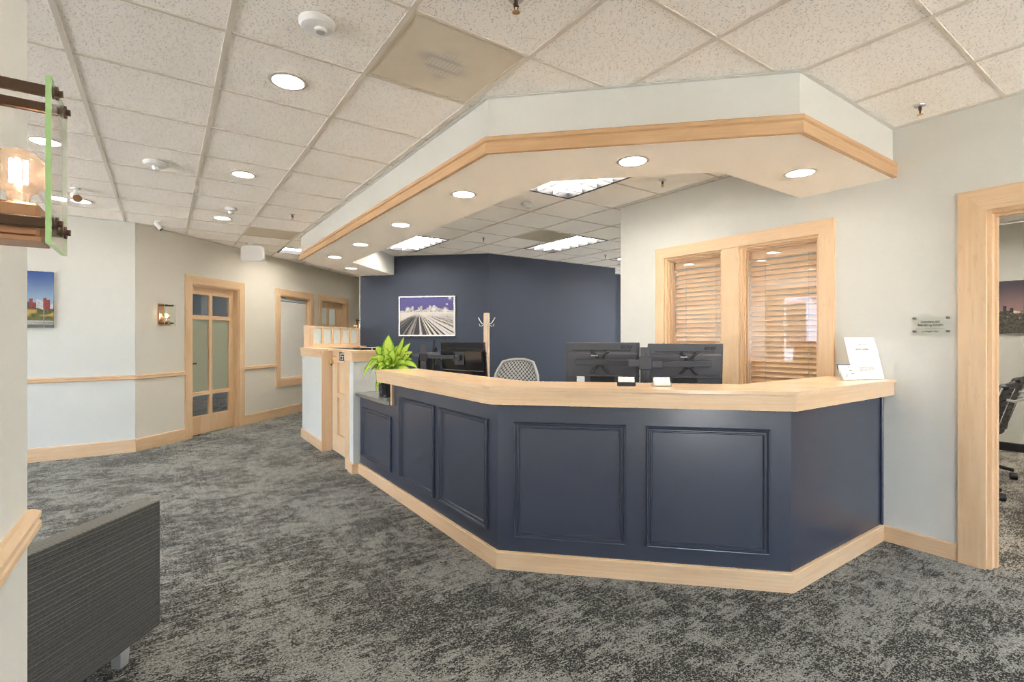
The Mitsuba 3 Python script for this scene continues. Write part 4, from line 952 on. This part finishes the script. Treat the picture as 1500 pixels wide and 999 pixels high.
# wall sign
t = thing('wall_sign', 'clear acrylic room sign on four steel standoffs between the window and the doorway', 'sign')
z0, z1, s0, s1 = 1.352, 1.474, -1.146, -0.958
obj('plate', FR.box(s0, s1, 0.022, 0.026, z0, z1), 'acrylic', t)
for s in (s0 + 0.012, s1 - 0.012):
    for z in (z0 + 0.028, z1 - 0.012):
        obj('standoff', [FR.put(trimesh.creation.cylinder(0.0065, 0.028, sections=16, transform=trimesh.transformations.translation_matrix((s, z, 0.014)))), FR.put(trimesh.creation.cylinder(0.0075, 0.005, sections=16, transform=trimesh.transformations.translation_matrix((s, z, 0.0285))))], 'standoff', t)
sc = (s0 + s1) / 2
for txt, h, z, b in (('Centennial', 0.0135, 1.433, True), ('Meeting Room', 0.0135, 1.412, True), ('Intelligent Office', 0.0072, 1.376, True)): obj('lettering', FR.text(txt, h, sc, z, 0.0262, 0.0006, b), 'ink', t)
obj('rule', FR.box(sc - 0.07, sc + 0.07, 0.0262, 0.0268, 1.3945, 1.3965), 'ink_grey', t)

# coat rack
t = thing('coat_rack', 'maple post coat rack with white hooks behind the desk', 'coat rack')
cx, cy = 3.29, 5.27
wood('post', moved(cbox(-0.030, 0.030, -0.030, 0.030, 0.03, 1.655, 0.005), cx, cy, 0, 35), (0, 0, 1), t)
wood('foot', [moved(cbox(-0.22, 0.22, -0.025, 0.025, 0.0, 0.05, 0.004), cx, cy, 0, a) for a in (0, 90)], (1, 0, 0), t)
for k in range(4):
    a = math.radians(-35 + 90 * k); u = np.array([math.cos(a), math.sin(a), 0]); c = np.array([cx, cy, 0]) + u * 0.03
    h = obj('hook', [tube([c + [0, 0, 1.52], c + u * 0.03 + [0, 0, 1.525], c + u * 0.05 + [0, 0, 1.555], c + u * 0.075 + [0, 0, 1.60]], 0.006), tube([c + [0, 0, 1.515], c + u * 0.03 + [0, 0, 1.49], c + u * 0.055 + [0, 0, 1.495], c + u * 0.062 + [0, 0, 1.52]], 0.005)], 'white', t)

# task chairs behind the desk
def task_chair(x, y, rz, label, meshm, framem, top=1.05, zs=0.48):
    t = thing('office_chair', label, 'chair'); 
    def P(m): return moved(m, x, y, 0, rz)
    hubs = [cyl((0, 0, 0.10), (0, 0, 0.42), 0.03), cyl((0, 0, 0.40), (0, 0, 0.43), 0.09)]
    obj('column', P(trimesh.util.concatenate(hubs)), framem, t)
    for k in range(5):
        a = 2 * math.pi * k / 5; e = (0.29 * math.cos(a), 0.29 * math.sin(a), 0.075)
        obj('base_leg', P(tube([(0.02 * math.cos(a), 0.02 * math.sin(a), 0.12), (0.16 * math.cos(a), 0.16 * math.sin(a), 0.105), e], [0.026, 0.022, 0.016])), framem, t)
        w = trimesh.creation.cylinder(0.028, 0.045, sections=16); w.apply_transform(trimesh.transformations.rotation_matrix(math.pi / 2, (math.sin(a), -math.cos(a), 0))); w.apply_translation((e[0], e[1], 0.0285)); obj('caster', P(w), 'black', t)
    seat = cbox(-0.24, 0.24, -0.22, 0.26, zs - 0.04, zs + 0.02, 0.02); obj('seat', P(seat), 'black_satin', t)
    # back: curved sheet with a rim, facing +y
    n, mm = 14, 14; V, UV = [], []
    for i in range(n + 1):
        for j in range(mm + 1):
            u, v = i / n * 2 - 1, j / mm
            wdt = 0.235 * (0.86 + 0.25 * math.sin(math.pi * min(1, v * 0.9 + 0.1)) - 0.16 * max(0, v - 0.75) * 4 * 0.6)
            zz = zs + 0.10 + (top - zs - 0.10) * (v - 0.06 * u * u * v)
            V.append((u * wdt, -0.22 - 0.10 * v + 0.07 * u * u + 0.03 * math.sin(math.pi * v), zz)); UV.append((u * 0.5 + 0.5, v))
    F = []
    for i in range(n):
        for j in range(mm):
            a = i * (mm + 1) + j; F += [[a, a + mm + 1, a + mm + 2], [a, a + mm + 2, a + 1]]
    sheet = trimesh.Trimesh(np.array(V), np.array(F), process=False)
    obj('backrest', P(sheet), meshm, t, uv=np.array(UV), smooth=True)
    rim = [V[0 * (mm + 1) + j] for j in range(mm + 1)] + [V[i * (mm + 1) + mm] for i in range(1, n + 1)] + [V[n * (mm + 1) + j] for j in range(mm - 1, -1, -1)]
    obj('back_frame', P(tube(rim, 0.016, 8)), framem, t, smooth=40)
    obj('back_support', P(tube([(0, -0.05, 0.43), (0, -0.25, 0.46), (0, -0.29, 0.70)], 0.022)), framem, t)
    for s in (-1, 1):
        ar = obj('armrest', P(cbox(s * 0.29 - 0.04, s * 0.29 + 0.04, -0.14, 0.12, zs + 0.19, zs + 0.22, 0.01)), 'black_satin', t)
        obj('arm_post', P(tube([(s * 0.20, 0, 0.44), (s * 0.29, -0.02, 0.47), (s * 0.29, -0.03, zs + 0.19)], 0.016)), framem, ar)
task_chair(3.10, 4.46, -232, 'grey mesh office chair with a pale frame behind the middle of the desk', 'chair_mesh', 'grey_plastic', 1.10)
task_chair(2.72, 5.25, -75, 'black office chair glimpsed behind the plant', 'black_satin', 'black', 1.15)

# ------------------------------------------------------------------ plant
plant = thing('potted_plant', 'yellow green broad-leaved plant in a glossy black pot at the left end of the desk', 'potted plant')
px_, py_, pz = 1.705, 4.43, 0.803
obj('pot', moved(lathe([(0, 0.0), (0.078, 0.0), (0.084, 0.006), (0.092, 0.205), (0.096, 0.215), (0.096, 0.228), (0.088, 0.228), (0.086, 0.20), (0, 0.20)], 36), px_, py_, pz), 'black_gloss', plant, smooth=35, label='glossy black pot')
obj('soil', moved(trimesh.creation.cylinder(0.0855, 0.008, sections=28), px_, py_, pz + 0.205), 'soil', plant)
RV, FV = np.array([CY, -SY, 0]), np.array([SY, CY, 0])
def leaf(tip, width, sag, side=0.0, base=(0, 0, 0), fold=0.25, tstart=0.35):
    """tip: (right, up, depth) from the centre of the pot's rim."""
    o = np.array([px_, py_, pz + 0.195]) + np.array(base)
    e = o + RV * tip[0] + FV * tip[2] + np.array([0, 0, tip[1]])
    mid = o + (e - o) * 0.5 + np.array([0, 0, sag])
    path = bez(o, mid, e, 26)
    k0 = int(26 * tstart)
    obj('leaf_stem', tube(path[:k0 + 2], np.linspace(0.0045, 0.003, k0 + 2), 6), 'stem', plant)
    bl = path[k0:]; n = len(bl); m = 6
    tng = np.gradient(bl, axis=0); tng /= np.linalg.norm(tng, axis=1, keepdims=True)
    view = -FV * 0.8 + np.array([0, 0, 0.75]) + RV * side
    V, UV, F = [], [], []
    for i in range(n):
        t = i / (n - 1)
        w = width * (math.sin(math.pi * t ** 0.72) ** 0.85 if 0 < t < 1 else 0.002) * 0.5 + 0.0008
        nn = view - tng[i] * (view @ tng[i]); nn /= np.linalg.norm(nn)
        b = np.cross(tng[i], nn)
        for j in range(m + 1):
            u = j / m * 2 - 1
            V.append(bl[i] + b * u * w + nn * (abs(u) * w * fold + 0.004 * math.sin(t * 14 + u * 3) * abs(u))); UV.append((t, j / m))
    for i in range(n - 1):
        for j in range(m):
            a = i * (m + 1) + j; F += [[a, a + 1, a + m + 2], [a, a + m + 2, a + m + 1]]
    obj('leaf', trimesh.Trimesh(np.array(V), np.array(F), process=False), 'leaf', plant, uv=np.array(UV), smooth=True)
K = 0.00618
def L(px, py, width, sag, dep=0.0, side=0.0, ts=0.35): leaf(((px - 567) * K, (551 - py) * K, dep), width, sag, side, ((rng.random() - .5) * .03, (rng.random() - .5) * .03, 0), ts and 0.25, ts)
for a in ((566, 491, .125, .03, .04, 0, .30), (587, 494, .055, .02, .05, .6, .25), (597, 503, .07, .03, .06, .4, .35), (602, 516, .105, .05, .0, .2, .38), (612, 541, .075, .16, -.04, .3, .40), (606, 548, .06, .13, -.10, .3, .40),
          (545, 509, .08, .10, .05, -.4, .40), (556, 506, .075, .06, .10, -.3, .35), (550, 523, .085, .09, -.03, -.3, .38), (530, 553, .085, .26, -.05, -.5, .40), (541, 541, .075, .17, -.08, -.4, .38), (536, 533, .06, .16, .02, -.4, .42),
          (553, 566, .085, .19, -.10, -.2, .42), (560, 562, .07, .18, -.12, 0, .42), (548, 552, .075, .2, -.08, -.3, .4), (575, 513, .09, .05, -.05, .1, .35), (586, 524, .085, .07, -.07, .2, .35), (563, 520, .085, .06, -.09, 0, .33), (594, 533, .08, .10, -.06, .3, .38), (578, 537, .07, .09, -.12, .1, .35), (558, 536, .08, .10, -.12, -.1, .35), (571, 528, .08, .08, -.12, 0, .33), (599, 528, .07, .10, .06, .3, .4), (536, 526, .045, .12, .03, -.4, .4), (540, 548, .05, .17, -.06, -.5, .4), (556, 545, .06, .14, -.14, -.1, .4), (551, 574, .06, .2, -.11, -.2, .45), (566, 545, .06, .10, -.15, 0, .35), (587, 545, .055, .11, -.02, .2, .38), (590, 512, .05, .05, .04, .4, .35), (575, 536, .065, .07, -.13, .1, .35), (562, 509, .07, .05, .02, 0, .33), (580, 530, .06, .07, -.05, .2, .35), (544, 519, .05, .1, .06, -.4, .4), (571, 540, .06, .09, -.16, 0, .35), (604, 534, .055, .12, .03, .3, .4), (580, 506, .07, .05, .09, .2, .35), (552, 532, .07, .12, .08, -.3, .4)):
    L(*a)

# ------------------------------------------------------------------ lounge chair at lower left
lc = thing('lounge_chair', 'charcoal striped lounge chair partly hidden by the near wall at lower left', 'chair')
ang = math.radians(38.8); dv = np.array([math.sin(ang), math.cos(ang)])
FU = Frame((-0.012, 2.552), dv)                 # s = 0 at the visible corner, running away; front face n = 0
obj('arm_panel', FU.box(-0.80, 0.0, -0.080, 0.0, 0.14, 0.655, 0.004), 'fabric', lc)
obj('arm_cap', FU.box(-0.799, -0.001, -0.079, -0.001, 0.6552, 0.660, 0.002), 'fabric_piping', lc)
obj('arm_panel', FU.box(-0.80, 0.0, -0.80, -0.72, 0.14, 0.655, 0.004), 'fabric', lc)
obj('arm_cap', FU.box(-0.799, -0.001, -0.799, -0.721, 0.6552, 0.660, 0.002), 'fabric_piping', lc)
obj('seat', FU.box(-0.72, -0.01, -0.718, -0.082, 0.20, 0.44, 0.02), 'fabric', lc)
obj('backrest', FU.box(-0.80, -0.66, -0.718, -0.082, 0.16, 0.78, 0.02), 'fabric', lc)
for s, n in ((-0.06, -0.125), (-0.06, -0.68), (-0.70, -0.125), (-0.70, -0.68)):
    q = trimesh.convex.convex_hull(np.array([(s + a * r, z, n + b * r) for z, r in ((0.0, 0.019), (0.142, 0.026)) for a in (-1, 1) for b in (-1, 1)])); obj('leg', FU.put(q), 'silver', lc, label='tapered silver leg')

# ------------------------------------------------------------------ meeting room
tb = thing('meeting_table', 'pale topped meeting table seen through the doorway', 'table')
wood('top', cbox(4.95, 7.5, 1.57, 2.8, 0.715, 0.742, 0.004), (1, 0, 0), tb)
obj('glass_top', box(4.96, 7.49, 1.58, 2.79, 0.7425, 0.749), 'table_top', tb)
for x, y in ((5.1, 1.8), (7.35, 1.8), (5.1, 2.67), (7.35, 2.67)): obj('leg', cbox(x - .03, x + .03, y - .03, y + .03, 0, 0.715, .004), 'black', tb)
def meeting_chair(x, y, label):
    t = thing('swivel_chair', label, 'chair')
    def P(m): return moved(m, x, y, 0)
    obj('column', P(trimesh.util.concatenate([cyl((0, 0, 0.09), (0, 0, 0.40), 0.028)])), 'black', t)
    for k in range(5):
        a = 2 * math.pi * k / 5 - 1.2; e = (0.30 * math.cos(a), 0.30 * math.sin(a), 0.085)
        obj('base_leg', P(tube([(0, 0, 0.15), (0.15 * math.cos(a), 0.15 * math.sin(a), 0.12), e], [0.024, 0.020, 0.015])), 'black', t)
        w = trimesh.creation.cylinder(0.030, 0.05, sections=16); w.apply_transform(trimesh.transformations.rotation_matrix(math.pi / 2, (math.sin(a), -math.cos(a), 0))); w.apply_translation((e[0], e[1], 0.031)); obj('caster', P(w), 'black', t)
    obj('seat', P(cbox(-0.23, 0.23, -0.20, 0.26, 0.405, 0.475, 0.025)), 'black_satin', t)
    # ribbed back leaning away (towards -y)
    prof = [(-0.20, 0.46), (-0.215, 0.56), (-0.25, 0.69), (-0.29, 0.82), (-0.33, 0.945)]
    for k in range(9):
        f = k / 9; i = f * 4; j = int(i); q0 = np.array(prof[j]) + (i - j) * (np.array(prof[j + 1]) - np.array(prof[j])); i2 = min((k + 0.92) / 9 * 4, 3.999); j2 = int(i2); q1 = np.array(prof[j2]) + (i2 - j2) * (np.array(prof[j2 + 1]) - np.array(prof[j2]))
        hull = [(sx * 0.215, q[0] + d, q[1]) for sx in (-1, 1) for q in (q0, q1) for d in (-0.015, 0.02)]
        obj('back_rib', P(trimesh.convex.convex_hull(np.array(hull))), 'black_satin', t)
    obj('headrest', P(trimesh.util.concatenate([cbox(-0.20, 0.20, -0.375, -0.315, 0.930, 0.977, 0.016)])), 'black', t)
    for sx in (-1, 1):
        s = 0.228 * sx
        obj('side_frame', P(tube([(s, 0.22, 0.44), (s, -0.05, 0.40), (s, -0.18, 0.43), (s, -0.225, 0.57), (s, -0.30, 0.83), (s, -0.345, 0.955)], 0.013)), 'chrome', t, smooth=40)
        obj('armrest', P(tube([(s, -0.255, 0.68), (s * 1.12, -0.10, 0.67), (s * 1.12, 0.14, 0.655), (s * 1.08, 0.20, 0.60), (s, 0.18, 0.44)], 0.014)), 'black', t, smooth=40)
    obj('handle_bar', P(tube([(-0.20, -0.365, 0.86), (-0.19, -0.41, 0.85), (0.19, -0.41, 0.85), (0.20, -0.365, 0.86)], 0.011)), 'grey_plastic', t)
meeting_chair(5.55, 1.345, 'black ribbed swivel chair at the meeting table, nearest the doorway')
meeting_chair(6.50, 1.44, 'black ribbed swivel chair at the meeting table, second one cut by the picture edge')
